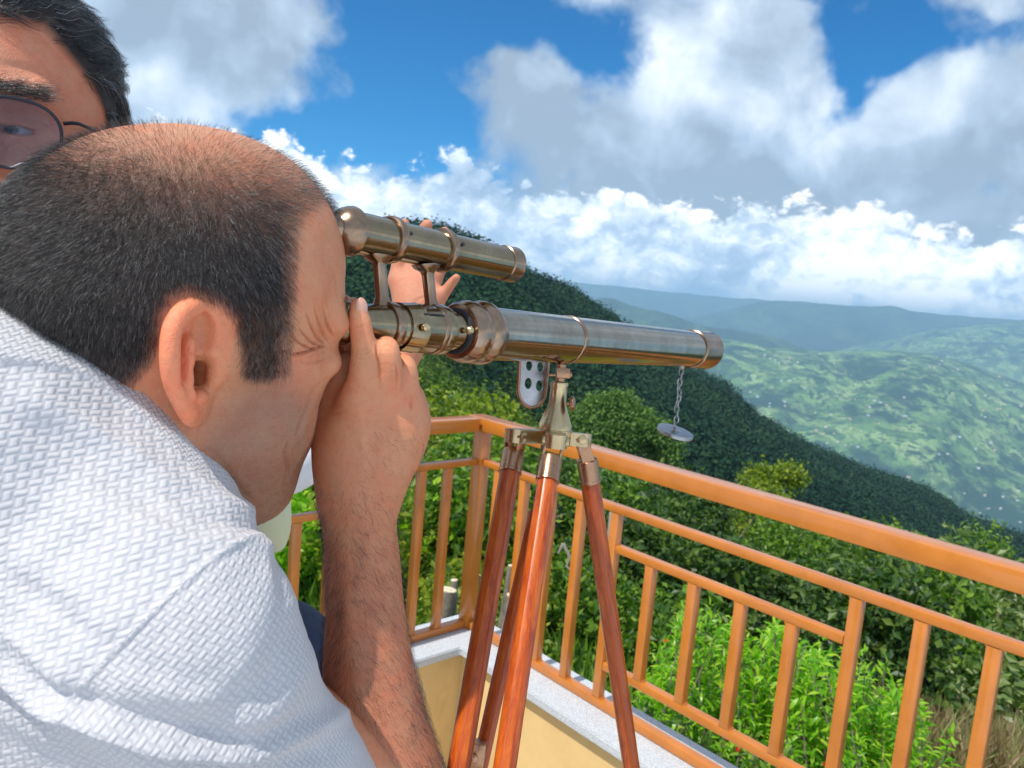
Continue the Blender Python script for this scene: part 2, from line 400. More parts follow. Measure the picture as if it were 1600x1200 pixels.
# main barrel
lat('barrel', [(752, 84, 0), (1070, 56.5, 0), (1092, 54.5, 0)], M_tube)
lat('barrel_ring', ringp(886, 70.5, .0042, 5.5), M_ring)
lat('objective_cap', [(1078, 57, 0), (1078, 60.5, .001), (1098, 58.5, 0), (1101, 60, .002), (1101, 57, .004), (1101, 46, .0045)], M_ring)
lat('bell_collar', [(712, 70, 0), (714, 86, 0), (720, 96, 0), (726, 99, .000), (732, 96, 0), (735, 88, 0), (738, 89, .001), (743, 98, 0), (748, 101, 0), (753, 98, 0), (757, 90, 0), (762, 84, 0)], M_ring)
lat('draw_tube', [(560, 62, 0), (715, 63, 0)], M_brz)
lat('dark_seal', [(708, 66, 0), (708, 72, .0005), (712, 72, 0.0006), (713, 68, .0008)], M_black)
lat('focus_sleeve', [(618, 62, 0), (618, 76, .0004), (642, 77.5, 0), (644, 79, 0), (646, 77.5, 0), (676, 76, 0), (677, 79, 0), (684, 80, 0), (688, 77, 0), (688, 63, .001)], M_brz)
lat('sleeve_ring', ringp(604, 72, .0042, 5), M_ring)
lat('sleeve_ring', ringp(672, 76, .0026, 3.5), M_ring)
lat('eyepiece', [(500, 44, 0), (500, 62, .001), (508, 67, 0), (516, 60, 0), (522, 58, 0), (528, 66, 0), (532, 70, 0), (537, 71, 0), (540, 67, 0), (545, 62, 0), (600, 67, 0), (612, 68, 0), (620, 70, 0)], M_brz)
# small brass knobs and slot on the sleeve
def knob_on(u, ang, w, r, hgt, name='thumb_screw', mat=None, which='m'):
    A = MAINA if which == 'm' else FINDA
    c = axis_pt(u, *A); rr = w / 2 * c[2] / FPX
    dirc = UPc * math.cos(ang) + SDc * math.sin(ang)
    m = MB(); m.lathe(W(c + dirc * (rr - .001)), D(dirc), [(0, r * .45), (hgt * .35, r * .45), (hgt * .4, r * .95), (hgt * .55, r), (hgt * .8, r * .95), (hgt, r * .6)], 20)
    return m.build(name, mat or M_gold, tel)
# which side faces the viewer
sgn = 1 if SDc[2] < 0 else -1
knob_on(632, sgn * 1.62, 77, .0034, .006); knob_on(702, sgn * 1.60, 63, .0034, .0085)
m = MB(); c = axis_pt(655, *MAINA); rr = 77 / 2 * c[2] / FPX; dc = UPc * math.cos(sgn * 1.05) + SDc * math.sin(sgn * 1.05)
m.box(W(c + dc * rr), TDW * .012, D(dc) * .0006, D(np.cross(TD, dc)) * .0007, 0); m.build('guide_slot', M_black, tel)
# finder tube
lat('finder_tube', [(548, 70, 0), (560, 66, 0), (792, 51, 0)], M_brz, 'f')
lat('finder_hood', [(784, 52, 0), (784, 55.5, .0006), (797, 55, 0), (799, 56, .0005), (799, 50, .002), (799, 40, .0025)], M_ring, 'f')
lat('finder_eyepiece', [(506, 30, 0), (507, 40, 0), (509, 45, 0), (512, 46, 0), (514, 41, 0), (517, 40, 0), (519, 43, 0), (522, 44, 0), (524, 42, 0), (527, 52, 0), (531, 64, 0), (536, 72, 0), (542, 77, 0), (546, 79, 0), (548, 78, 0.0004), (549, 70, .001)], M_ring, 'f')
lat('finder_clamp', ringp(610, 67, .0036, 7), M_ring, 'f'); lat('finder_clamp', ringp(690, 62, .0036, 7), M_ring, 'f')
for u in (614, 694):
    c = axis_pt(u + 6, *FINDA); rr = r_find(u + 6, 64); dc = UPc * math.cos(sgn * 1.3) + SDc * math.sin(sgn * 1.3)
    m = MB(); m.lathe(W(c + dc * (rr - .001)), D(dc), [(0, .0016), (.0012, .0016), (.0014, .001)], 14); m.build('clamp_screw', M_black, tel)
# two posts between finder and barrel
for uf, um in ((590, 600), (664, 678)):
    a = axis_pt(uf, *FINDA); b = axis_pt(um, *MAINA); dd = b - a; L = np.linalg.norm(dd); dd /= L
    side = TD - dd * np.dot(TD, dd); side /= np.linalg.norm(side); nn = np.cross(dd, side)
    ra, rb = r_find(uf, 60), r_main(um, 66)
    rows = [(ra - .002, .013, .0075), (ra + .0015, .0105, .0068), (ra + .004, .0058, .0042), (ra + .007, .0046, .0036), (L - rb - .006, .0046, .0036), (L - rb - .003, .0058, .0042), (L - rb + .002, .0085, .0058)]
    v = []; f = []; K = 16
    for tt, wa, wb in rows:
        for k in range(K):
            th = 2 * math.pi * k / K; cx_, sx_ = math.cos(th), math.sin(th)
            cx2 = math.copysign(abs(cx_) ** .5, cx_); sx2 = math.copysign(abs(sx_) ** .5, sx_)
            v.append(W(a + dd * tt + side * wa * cx2 + nn * wb * sx2))
    for i in range(len(rows) - 1):
        for k in range(K): j = (k + 1) % K; f.append((i * K + k, i * K + j, (i + 1) * K + j, (i + 1) * K + k))
    mesh_obj('finder_post', v, f, M_ring, tel, True, 50)
# chain and hanging lens cap
cm = tel
p0 = P(1065, 573, 1.02); p1 = P(1055, 668, 1.02)
nl = 11
lug = MB(); lug.lathe(p0 + Vector((0, 0, .006)), (0, 0, -1), [(0, .003), (.003, .005), (.008, .004), (.010, .002)], 16); lug.build('chain_lug', M_steel, tel)
for i in range(nl):
    c = p0.lerp(p1, (i + .5) / nl) + Vector((.0012 * math.sin(i * 1.7), 0, -.003 * (1 - i / nl))); h = (p1 - p0).length / nl * .70
    a = Vector((1, .3, 0)).normalized() if i % 2 else Vector((-.3, 1, 0)).normalized(); zz = Vector((0, 0, 1))
    a = Vector((math.cos(i * 1.35), math.sin(i * 1.35), 0))
    m = MB(); m.tube([c + zz * math.cos(q) * h + a * math.sin(q) * h * .55 for q in np.linspace(0, 2 * math.pi, 15)], .00085, 6, False)
    m.build('chain_link', M_steel, tel)
capn = (Vector((.18, -.15, 1))).normalized()
m = MB(); pc = P(1055, 675, 1.02)
m.lathe(pc - capn * .003, capn, [(0, .0235), (.0005, .0245), (.0045, .0245), (.0055, .0238), (.0056, .006), (.0075, .004), (.009, .0025)], 56); m.build('lens_cap', M_steel, tel)

# ================================================================ tripod
trd = axis_pt(868, *MAINA)[2]
tri = thing('tripod', P(866, 700, trd), 'wooden tripod with polished red brown legs and brass head', 'tripod')
upw = Vector((.03, 0, 1)).normalized()
def px(n): return n * trd / FPX
top = P(878, 560, trd); botc = P(865, 690, trd); axd = (botc - top).normalized(); Lt = (botc - top).length
tt = lambda y: (y - 560) / 130 * Lt
m = MB(); m.lathe(top, axd, [(tt(597), px(12)), (tt(598), px(14)), (tt(602), px(14.5)), (tt(604), px(13.5)), (tt(627), px(13.5)), (tt(634), px(15)), (tt(640), px(17)), (tt(660), px(24.5)), (tt(664), px(26)), (tt(672), px(27)), (tt(680), px(26))], 56)
m.build('head_cone', M_gold, tri)
m = MB(); m.lathe(top, axd, [(tt(566), px(5)), (tt(570), px(8)), (tt(596), px(8)), (tt(600), px(12)), (tt(628), px(12.8))], 36); m.build('stem', M_cop, tri)
m = MB(); m.box(P(880, 583, trd - .006), D((1, .05, .2)).normalized() * px(11), D((0, 1, 0)) * px(8), D((0, 0, 1)) * px(5), .001)
m.lathe(P(858, 586, trd - .006), D((1, -.02, .1)), [(0, px(2.5)), (px(30), px(2.5)), (px(31), px(4.5)), (px(35), px(4.5)), (px(36), px(2))], 18); m.build('hinge_bolt', M_cop, tri)
# perforated half-moon tilt plate
def plate():
    cx, cy = 851, 588
    cc = P(cx, cy, trd + .012); ex = D((1, .10, .35)).normalized() * px(45); ey = D((-.05, 1, 0)).normalized() * px(1)
    ex = ex.normalized() * px(1)
    # outline in pixels
    out = [(-43, -28)]
    for k in range(0, 13):
        a = math.pi - k / 12 * math.pi; out.append((-20 + 23 * math.cos(a) , 24 + 27 * math.sin(a)))
    out += [(6, -28)]
    holes = [(-27, -14, 5.5, 8), (-8, -14, 5.5, 8), (-27, 14, 6, 9), (-8, 16, 6, 9)]
    bm = bmesh.new(); th = (Vector(ex).cross(ey)).normalized() * .0016
    mk = lambda x, y: bm.verts.new(cc + ex * x + ey * y)
    edges = []
    def loop(pts):
        vs = [mk(*p) for p in pts]
        for i in range(len(vs)): edges.append(bm.edges.new((vs[i], vs[(i + 1) % len(vs)])))
    loop(out)
    for hx, hy, a, b in holes: loop([(hx + a * math.cos(q), hy + b * math.sin(q)) for q in np.linspace(0, 2 * math.pi, 19)[:-1]])
    g = bmesh.ops.triangle_fill(bm, use_beauty=True, edges=edges)
    # drop faces that fell inside a hole
    kill = []
    for f in bm.faces:
        c = f.calc_center_median() - cc; x = c.dot(ex) / ex.length_squared; y = c.dot(ey) / ey.length_squared
        if any(((x - hx) / a) ** 2 + ((y - hy) / b) ** 2 < .93 for hx, hy, a, b in holes): kill.append(f)
    bmesh.ops.delete(bm, geom=kill, context='FACES_ONLY')
    r = bmesh.ops.extrude_face_region(bm, geom=bm.faces[:])
    for v in [q for q in r['geom'] if isinstance(q, bmesh.types.BMVert)]: v.co += th
    bmesh.ops.recalc_face_normals(bm, faces=bm.faces[:]); bm.verts.index_update()
    vs = [tuple(v.co) for v in bm.verts]; fs = [[q.index for q in f.verts] for f in bm.faces]; bm.free()
    mesh_obj('tilt_plate', vs, fs, M_steel, tri, True, 30)
    m = MB(); pts = [cc + ex * x + ey * y + th * .5 for x, y in out]; m.tube(pts, .0018, 8); m.build('plate_rim', M_cop, tri)
plate()
m = MB(); m.lathe(P(884, 631, trd - .01), D((1, -.03, -.2)), [(0, px(3)), (px(6), px(3)), (px(7), px(9)), (px(8), px(11)), (px(12), px(11.5)), (px(14), px(9)), (px(15), px(4))], 28); m.build('clamp_knob', M_cop, tri)
# three-armed head plate
hp = P(866, 683, trd); axu = -axd
legs = [('l', P(806, 681, .715), P(803, 703, .722), P(706, 1262, .565)), ('c', P(868, 690, .690), P(861, 714, .690), P(778, 1270, .545)), ('r', P(908, 686, .750), P(917, 716, .752), P(998, 1280, .86))]
bm_pts = []
m = MB()
for nm, a, b, c in legs:
    v = (a - hp); v -= axu * v.dot(axu); L = v.length; v.normalize(); w = v.cross(axu)
    prof = [];  K = 14
    ring = [(-.004, -.012), (L * .45, -.0095), (L - .004, -.009)] + [(L + .0105 * math.sin(q), -.0105 * math.cos(q)) for q in np.linspace(.2, math.pi - .2, 9)] + [(L - .004, .009), (L * .45, .0095), (-.004, .012)]
    th = .0062
    lo = [hp + v * x + w * y - axu * th for x, y in ring]; hi_ = [hp + v * x + w * y + axu * th for x, y in ring]; n = len(ring)
    m.add(lo + hi_, [tuple(range(n - 1, -1, -1)), tuple(n + i for i in range(n))] + [(i, (i + 1) % n, n + (i + 1) % n, n + i) for i in range(n)])
m.lathe(hp - axu * .0075, axu, [(0, .015), (.0005, .018), (.0145, .018), (.0152, .016)], 40)
m.build('head_plate', M_gold, tri)
def wood():
    m, t = material('varnished_wood'); tc = t.n('ShaderNodeTexCoord').outputs['UV']
    mp = t.n('ShaderNodeMapping', Vector=tc); mp.inputs['Scale'].default_value = (9, 1.3, 1)
    n = t.noise(mp.outputs[0], 6, 7, .62, .9); n2 = t.noise(tc, 30, 3, .5); mp2 = t.n('ShaderNodeMapping', Vector=tc); mp2.inputs['Scale'].default_value = (60, 3, 1)
    g = t.noise(mp2.outputs[0], 9, 4, .6)
    col = t.ramp(n, [(.25, (.20, .026, .006)), (.5, (.44, .072, .009)), (.75, (.62, .150, .014))])
    col = t.mix(t.mr(g, .45, .75, 0, .5), col, (.09, .014, .006))
    t.set(t.b, 'Base Color', col); t.b.inputs['Roughness'].default_value = .28; t.b.inputs['Coat Weight'].default_value = .35; t.b.inputs['Coat Roughness'].default_value = .09; t.b.inputs['Specular IOR Level'].default_value = .25
    bump(t, g, .12, .0005); return m
M_wood = wood()
def facet_leg(name, a, b, r0, r1, par, N=8, tw=.2):
    """octagonal leg with softened edges and UVs along its length"""
    a, b = Vector(a), Vector(b); ax = (b - a).normalized(); L = (b - a).length
    ref = Vector((0, 0, 1)) if abs(ax.z) < .9 else Vector((1, 0, 0)); A = ax.cross(ref).normalized(); B = ax.cross(A)
    ring = []
    for k in range(N):
        for dk in (-.10, .10):
            th = (k + dk * 1.0) / N * 2 * math.pi + tw; ring.append((th, 1 / math.cos(math.pi / N) * (.985)))
    K = len(ring); rows = 14; v = []; f = []
    for i in range(rows + 1):
        q = i / rows; rr = r0 + (r1 - r0) * q
        for th, k in ring: v.append(a + ax * L * q + (A * math.cos(th) + B * math.sin(th)) * rr * k)
    for i in range(rows):
        for k in range(K): j = (k + 1) % K; f.append((i * K + k, i * K + j, (i + 1) * K + j, (i + 1) * K + k))
    f.append(tuple(range(K - 1, -1, -1))); f.append(tuple(rows * K + k for k in range(K)))
    o = mesh_obj(name, v, f, M_wood, par, True, 60)
    uv = o.data.uv_layers.new(name='UVMap')
    for p in o.data.polygons:
        for li in p.loop_indices:
            vi = o.data.loops[li].vertex_index; uv.data[li].uv = ((vi % K) / K * .07 * 3, (vi // K) / rows * L * 3)
    for p in o.data.polygons: p.use_smooth = True
    try: o.data.set_sharp_from_angle(angle=math.radians(50))
    except Exception: pass
    return o
for nm, a, b, c in legs:
    dl = (c - b).normalized(); L = (c - b).length
    lr = {'l': .0088, 'c': .0086, 'r': .0090}[nm]
    facet_leg('leg', b + dl * .018, c, lr, lr * .97, tri, tw={'l': .1, 'c': .32, 'r': .2}[nm])
    m = MB(); m.lathe(b, dl, [(0, .0078), (.0015, .0100), (.004, .0104), (.0215, .0104), (.022, .0108), (.0245, .0108), (.025, .0095)], 40); m.build('ferrule', M_cop, tri)
    # hinge lug and bolt
    vv = (a - hp); vv -= axu * vv.dot(axu); vv.normalize(); side = vv.cross(axu).normalized()
    m = MB()
    for sx in (-1, 1):
        cc_ = a + side * .0078 * sx; e1 = (b - a).normalized()
        m.box((cc_ + b + side * .0078 * sx) / 2 + e1 * .0, e1 * ((b - a).length / 2 + .003), side * .0014, e1.cross(side) * .0062, .0008)
    m.build('hinge_lug', M_cop, tri)
    m = MB()
    for sx in (-1, 1): m.lathe(a + side * .0085 * sx, side * sx, [(0, .0042), (.002, .0045), (.0035, .0040), (.0042, .002)], 18)
    m.build('hinge_bolt', M_gold, tri)
facet_leg('lower_rod', P(838, 800, .735), P(745, 1220, .655), .0068, .0068, tri)
m = MB(); m.box(P(736, 1176, .640), D((1, .1, 0)) * px(19), D((-.15, 1, 0)).normalized() * px(17), D((0, 0, 1)) * .006, .002)
m.lathe(P(738, 1184, .634), D((0, 0, -1)), [(0, .0045), (.003, .0045), (.004, .003)], 20); m.build('clamp_bracket', M_cop, tri)
# continue the legs down to the floor
for nm, a, b, c in legs:
    dl = (c - b).normalized(); k = (FLOOR + .015 - c.z) / dl.z; e = c + dl * k * .96
    facet_leg('lower_leg', c - dl * .06, e, .0072, .0072, tri)
    m = MB(); m.lathe(e - dl * .02, dl, [(0, .009), (.03, .009), (abs(k) * .04 + .015, .002)], 20); m.build('foot_spike', M_cop, tri)
# ================================================================ land
def yh(u): return 456 + .0896 * (u - 800)
def land_pt(u, d, drop):
    """point at depth d seen in column u (of the horizon line) that lies 'drop' metres below the camera"""
    p = P(u, yh(u), d); p.z = CAMZ - drop; return p
def fbm(x, y, sc, oc=4, seed=0):
    r = np.random.default_rng(seed); tot = np.zeros_like(x); a = 1.; 
    for o in range(oc):
        G = r.normal(size=(64, 64)); X = x / sc; Y = y / sc
        xi = np.floor(X).astype(int); yi = np.floor(Y).astype(int); fx = X - xi; fy = Y - yi
        fx = fx * fx * (3 - 2 * fx); fy = fy * fy * (3 - 2 * fy)
        g = lambda i, j: G[i % 64, j % 64]
        tot += a * (g(xi, yi) * (1 - fx) * (1 - fy) + g(xi + 1, yi) * fx * (1 - fy) + g(xi, yi + 1) * (1 - fx) * fy + g(xi + 1, yi + 1) * fx * fy)
        a *= .5; sc /= 2.1
    return tot
def grid_mesh(name, pts, mat):
    R, K = pts.shape[:2]; idx = np.arange(R * K).reshape(R, K)
    f = np.stack([idx[:-1, :-1], idx[:-1, 1:], idx[1:, 1:], idx[1:, :-1]], -1).reshape(-1, 4)
    o = mesh_obj(name, pts.reshape(-1, 3), f, mat, None, True, 0); return o
def ground_mat():
    m, t = material('slope_ground'); tc = t.n('ShaderNodeNewGeometry').outputs['Position']
    n = t.noise(tc, .9, 6, .65); n2 = t.noise(tc, 9, 4, .6)
    col = t.ramp(n, [(.3, (.014, .028, .010)), (.5, (.028, .048, .014)), (.7, (.06, .06, .026))])
    t.set(t.b, 'Base Color', t.mix(t.mr(n2, .4, .7, 0, .5), col, (.04, .065, .016))); t.b.inputs['Roughness'].default_value = .95
    t.b.inputs['Specular IOR Level'].default_value = .1; bump(t, n2, .8, .05); return m
US = np.concatenate([np.linspace(-2600, 300, 40), np.linspace(330, 1800, 180), np.linspace(1830, 4200, 40)])
def ridgeA(u): return np.interp(u, [-2600, 300, 450, 560, 640, 700, 750, 805, 870, 935, 985, 1040, 1090, 1150, 1200, 1250, 1300, 1350, 1425, 1475, 1525, 1550, 1600, 1800, 4200],
    [340, 452, 440, 424, 410, 406, 412, 428, 458, 500, 536, 562, 596, 632, 678, 708, 742, 766, 784, 804, 836, 860, 876, 960, 1900])
def ridgeD(u): return np.interp(u, [-2600, 560, 700, 805, 1090, 1250, 1425, 1550, 4200], [300, 350, 420, 450, 560, 660, 800, 900, 1200])
KD = np.array([.4, 4, 8, 15, 30, 60, 150, 300]); LFT = np.array([2.6, 2.75, 3.3, 4.6, 6.4, 9.3, 12.5, 6.]); RGT = np.array([2.6, 2.8, 4.4, 8.2, 15., 27.5, 60, 104.])
def dropA(u, d):
    w = np.clip((u - 650) / 850, 0, 1.25); w = w * 1.0
    rd = ridgeD(u); rdrop = (ridgeA(u) - yh(u)) / FPX * rd
    near = np.interp(np.log(d), np.log(KD), LFT) * (1 - w) + np.interp(np.log(d), np.log(KD), RGT) * w
    q = np.clip((np.log(d) - np.log(140)) / (np.log(rd) - np.log(140)), 0, 1); near_px = near / d; rp = rdrop / rd
    px_ = near_px * (1 - q) + rp * q
    dr = px_ * d
    over = np.clip(d / rd - 1, 0, 5); dr = dr + over * rd * .55
    return dr
rows = np.concatenate([np.geomspace(.4, 140, 70), np.geomspace(147, 1, 1) * 0 + 147]); 
pts = []
for j in range(70): pts.append([land_pt(u, rows[j], float(dropA(u, rows[j]))) for u in US])
for k in range(1, 46):
    q = k / 40; pts.append([land_pt(u, 140 * (ridgeD(u) / 140) ** q, float(dropA(u, 140 * (ridgeD(u) / 140) ** q))) for u in US])
A = np.array([[tuple(p) for p in r] for r in pts])
dist = np.hypot(A[..., 0], A[..., 1])
A[..., 2] += fbm(A[..., 0] + 5000, A[..., 1] + 5000, 90, 5, 3) * np.clip(dist / 60 - .5, 0, 1) * 4.0 + fbm(A[..., 0] + 900, A[..., 1] + 900, 3, 3, 4) * .12 * np.clip(dist / 6 - .8, 0, 1)
M_gnd = ground_mat()
o = grid_mesh('hill_ground', A, M_gnd); tag(o, None, None, None, 'structure')

def leaf_mat(name, c0, c1, c2, trans=.35, rough=.55, spec=.35, per='Random Per Island', posn=None):
    m, t = material(name)
    g = t.n('ShaderNodeNewGeometry'); f = g.outputs['Random Per Island']
    col = t.ramp(f, [(0, c0), (.5, c1), (1, c2)])
    if posn:
        nn = t.noise(g.outputs['Position'], posn[0], 3, .6); col = t.mix(t.mr(nn, .38, .62, 0, 1), col, t.mix(1., col, posn[1], 'MULTIPLY'))
    t.set(t.b, 'Base Color', col); t.b.inputs['Roughness'].default_value = rough; t.b.inputs['Specular IOR Level'].default_value = spec
    if trans:
        tr = t.n('ShaderNodeBsdfTranslucent'); t.set(tr, 0, t.mix(1., col, (1.5, 1.7, .6), 'MULTIPLY'))
        mx = t.n('ShaderNodeMixShader'); mx.inputs[0].default_value = trans
        t.nt.links.new(t.b.outputs[0], mx.inputs[1]); t.nt.links.new(tr.outputs[0], mx.inputs[2]); t.nt.links.new(mx.outputs[0], t.out.inputs[0])
    return m
def leaf_quads(cen, nrm, ln, wd, r, fold=.25, shape='diamond'):
    """one leaf per row: cen (n,3), nrm (n,3) rough facing, ln/wd lengths"""
    n = len(cen); nrm = nrm / (np.linalg.norm(nrm, axis=1, keepdims=True) + 1e-9)
    a = r.normal(size=(n, 3)); a -= nrm * (a * nrm).sum(1, keepdims=True); a /= np.linalg.norm(a, axis=1, keepdims=True) + 1e-9
    b = np.cross(nrm, a); ln = np.broadcast_to(ln, (n,))[:, None]; wd = np.broadcast_to(wd, (n,))[:, None]
    if shape == 'diamond':
        v = np.stack([cen - a * ln / 2, cen + b * wd / 2 + nrm * wd * fold * .0, cen + a * ln / 2 - nrm * ln * fold, cen - b * wd / 2], 1).reshape(-1, 3)
        f = np.arange(4 * n).reshape(n, 4); return v, f
def lance(cen, dirv, nrm, ln, wd, droop=.25):
    """lance-shaped leaves: 3 quads each (base, belly, tip), folded and drooping"""
    n = len(cen); dirv = dirv / np.linalg.norm(dirv, axis=1, keepdims=True)
    nrm = nrm - dirv * (nrm * dirv).sum(1, keepdims=True); nrm /= np.linalg.norm(nrm, axis=1, keepdims=True) + 1e-9
    b = np.cross(nrm, dirv); ln = ln[:, None]; wd = wd[:, None]; rows_ = []
    for q, w in ((0, .08), (.3, .48), (.65, .42), (1., .02)):
        c = cen + dirv * ln * q - nrm * ln * droop * q * q
        rows_ += [c - b * wd * w + nrm * wd * .22 * (w > .1), c + b * wd * w + nrm * wd * .22 * (w > .1)]
    v = np.stack(rows_, 1).reshape(-1, 3); k = np.arange(n)[:, None, None] * 8
    f = (np.array([[0, 1, 3, 2], [2, 3, 5, 4], [4, 5, 7, 6]])[None] + k).reshape(-1, 4); return v, f
# ---- forest of the dark ridge: one mass of small crowns
def forest(name, n, umin, umax, dmin, dmax, rad, per, leaf, mat, seed, label, dens_u=None, skip=None):
    r = np.random.default_rng(seed); u = r.uniform(umin, umax, n)
    rd = ridgeD(u); dm = np.minimum(rd * 1.02, dmax); d = np.exp(r.uniform(np.log(dmin), np.log(dm)) * .45 + np.log(dmin + (dm - dmin) * np.sqrt(r.uniform(0, 1, n))) * .55)
    base = np.array([tuple(land_pt(a, b, float(c))) for a, b, c in zip(u, d, dropA(u, d))])
    base[:, 2] += fbm(base[:, 0] + 5000, base[:, 1] + 5000, 90, 5, 3) * np.clip(np.hypot(base[:, 0], base[:, 1]) / 60 - .5, 0, 1) * 4.0
    R = r.uniform(rad[0], rad[1], n); H = R * r.uniform(.8, 1.25, n)
    cen = base + np.stack([0 * R, 0 * R, H * .75], 1)
    k = per; th = r.normal(size=(n, k, 3)); th[..., 2] = np.abs(th[..., 2]) * .9 - .25; th /= np.linalg.norm(th, axis=2, keepdims=True)
    lump = 1 + .28 * np.sin(th[..., 0] * 5 + r.uniform(0, 6, (n, 1))) * np.sin(th[..., 1] * 5 + r.uniform(0, 6, (n, 1))) + r.normal(size=(n, k)) * .09
    pos = cen[:, None] + th * lump[..., None] * np.stack([R, R, H], 1)[:, None]
    nr = (th + r.normal(size=th.shape) * .22).reshape(-1, 3); s = (r.uniform(leaf[0], leaf[1], (n, k)) * (R / rad[1])[:, None] ** .5).ravel()
    v, f = leaf_quads(pos.reshape(-1, 3), nr, s, s * .8, r)
    o = mesh_obj(name, v, f, mat, None, False, 0); return tag(o, label, None, None, 'stuff')
M_far = leaf_mat('ridge_leaves', (.016, .046, .024), (.024, .062, .030), (.040, .090, .034), 0, .9, .05, posn=(.012, (.45, .6, .7)))
forest('ridge_forest', 17500, 380, 1720, 120, 2000, (2.6, 5.4), 72, (.9, 1.7), M_far, 11, 'dense dark green forest covering the long ridge beyond the railing')
M_mid = leaf_mat('slope_leaves', (.025, .065, .012), (.075, .15, .018), (.20, .26, .025), .3, .6, .25, posn=(.12, (.6, .7, .7)))
forest('slope_woods', 1150, 480, 1720, 42, 190, (2.0, 3.6), 400, (.42, .75), M_mid, 12, 'green woods on the slope between the railing and the dark ridge')

# ---- near trees and bushes, each a thing
def crown_leaves(lumps, n, size, r, elong=1.5, shell=.62, up=.35):
    """leaves spread through several lumps (x,y,z,radius): returns centres, normals, sizes"""
    L = np.array(lumps); w = L[:, 3] ** 2; pick = r.choice(len(L), n, p=w / w.sum()); th = r.normal(size=(n, 3)); th /= np.linalg.norm(th, axis=1, keepdims=True)
    rad = shell + (1 - shell) * r.uniform(0, 1, n) ** .5 + r.normal(size=n) * .07
    # sprays: pull leaves towards a few hundred twig tips so gaps open up
    pos = L[pick, :3] + th * (rad * L[pick, 3])[:, None]
    nt_ = max(8, n // 14); tips = pos[r.choice(n, nt_)]; which = r.integers(0, nt_, n)
    # nearest-tip style pull for a random half
    pos = np.where((r.uniform(size=n) < .72)[:, None], tips[which] + r.normal(size=(n, 3)) * size * 1.25, pos)
    nrm = th + np.array([0, 0, up]) + r.normal(size=(n, 3)) * .45
    return pos, nrm
def tree(name, base, lumps, n, size, mat, label, cat='tree', group=None, seed=1, trunk=.09, barkm=None, leafs='diamond', limbs=True):
    r = np.random.default_rng(seed); base = Vector(base)
    T = thing(name, base, label, cat, group)
    L = [(base.x + a, base.y + b, base.z + c, q) for a, b, c, q in lumps]
    pos, nrm = crown_leaves(L, n, size, r)
    s = size * r.uniform(.65, 1.35, n)
    if leafs == 'diamond': v, f = leaf_quads(pos, nrm, s * 1.35, s * .8, r)
    else:
        dv_ = nrm * .4 + r.normal(size=(n, 3)); dv_[:, 2] += .3; v, f = lance(pos, dv_, nrm + [0, 0, 1.], s * 2.2, s * .55)
    mesh_obj('crown', v, f, mat, T, False, 0)
    m = MB(); topz = sum(l[2] for l in lumps) / len(lumps)
    c = np.array(base); m.tube([c + (0, 0, -.3), c + (trunk * .4, 0, topz * .35), c + (0, trunk * .5, topz * .75), c + (0, 0, topz)], [trunk, trunk * .8, trunk * .55, trunk * .3], 9)
    if limbs:
        for a, b, cz, q in lumps: m.tube([c + (0, 0, topz * .45), c + (a * .5, b * .5, (topz * .45 + cz) / 2 + .05 * q), c + (a, b, cz)], [trunk * .5, trunk * .32, trunk * .12], 6)
    m.build('trunk', M_bark, T)
    return T
def bark():
    m, t = material('bark'); tc = t.n('ShaderNodeTexCoord').outputs['Object']; n = t.noise(tc, 14, 6, .7, .5)
    t.set(t.b, 'Base Color', t.ramp(n, [(.3, (.09, .07, .05)), (.7, (.28, .24, .19))])); t.b.inputs['Roughness'].default_value = .9; bump(t, n, .8, .01); return m
M_bark = bark()
M_l1 = leaf_mat('broad_leaves', (.025, .075, .014), (.085, .19, .018), (.22, .34, .03), .38, .45, .4)
M_l2 = leaf_mat('yellow_green_leaves', (.06, .12, .015), (.16, .24, .02), (.34, .38, .03), .4, .45, .4)
M_l3 = leaf_mat('dark_leaves', (.018, .050, .014), (.045, .105, .018), (.12, .19, .026), .3, .45, .4)
M_l4 = leaf_mat('lime_leaves', (.10, .30, .014), (.24, .48, .022), (.46, .62, .05), .5, .35, .5)
M_l5 = leaf_mat('pale_leaves', (.06, .12, .03), (.15, .22, .06), (.34, .40, .17), .35, .4, .5)
def lumpset(seed, n, spread, h0, h1, r0, r1):
    r = np.random.default_rng(seed); return [(r.normal() * spread, r.normal() * spread, r.uniform(h0, h1), r.uniform(r0, r1)) for _ in range(n)]
def onland(u, d): return land_pt(u, d, float(dropA(u, d)))
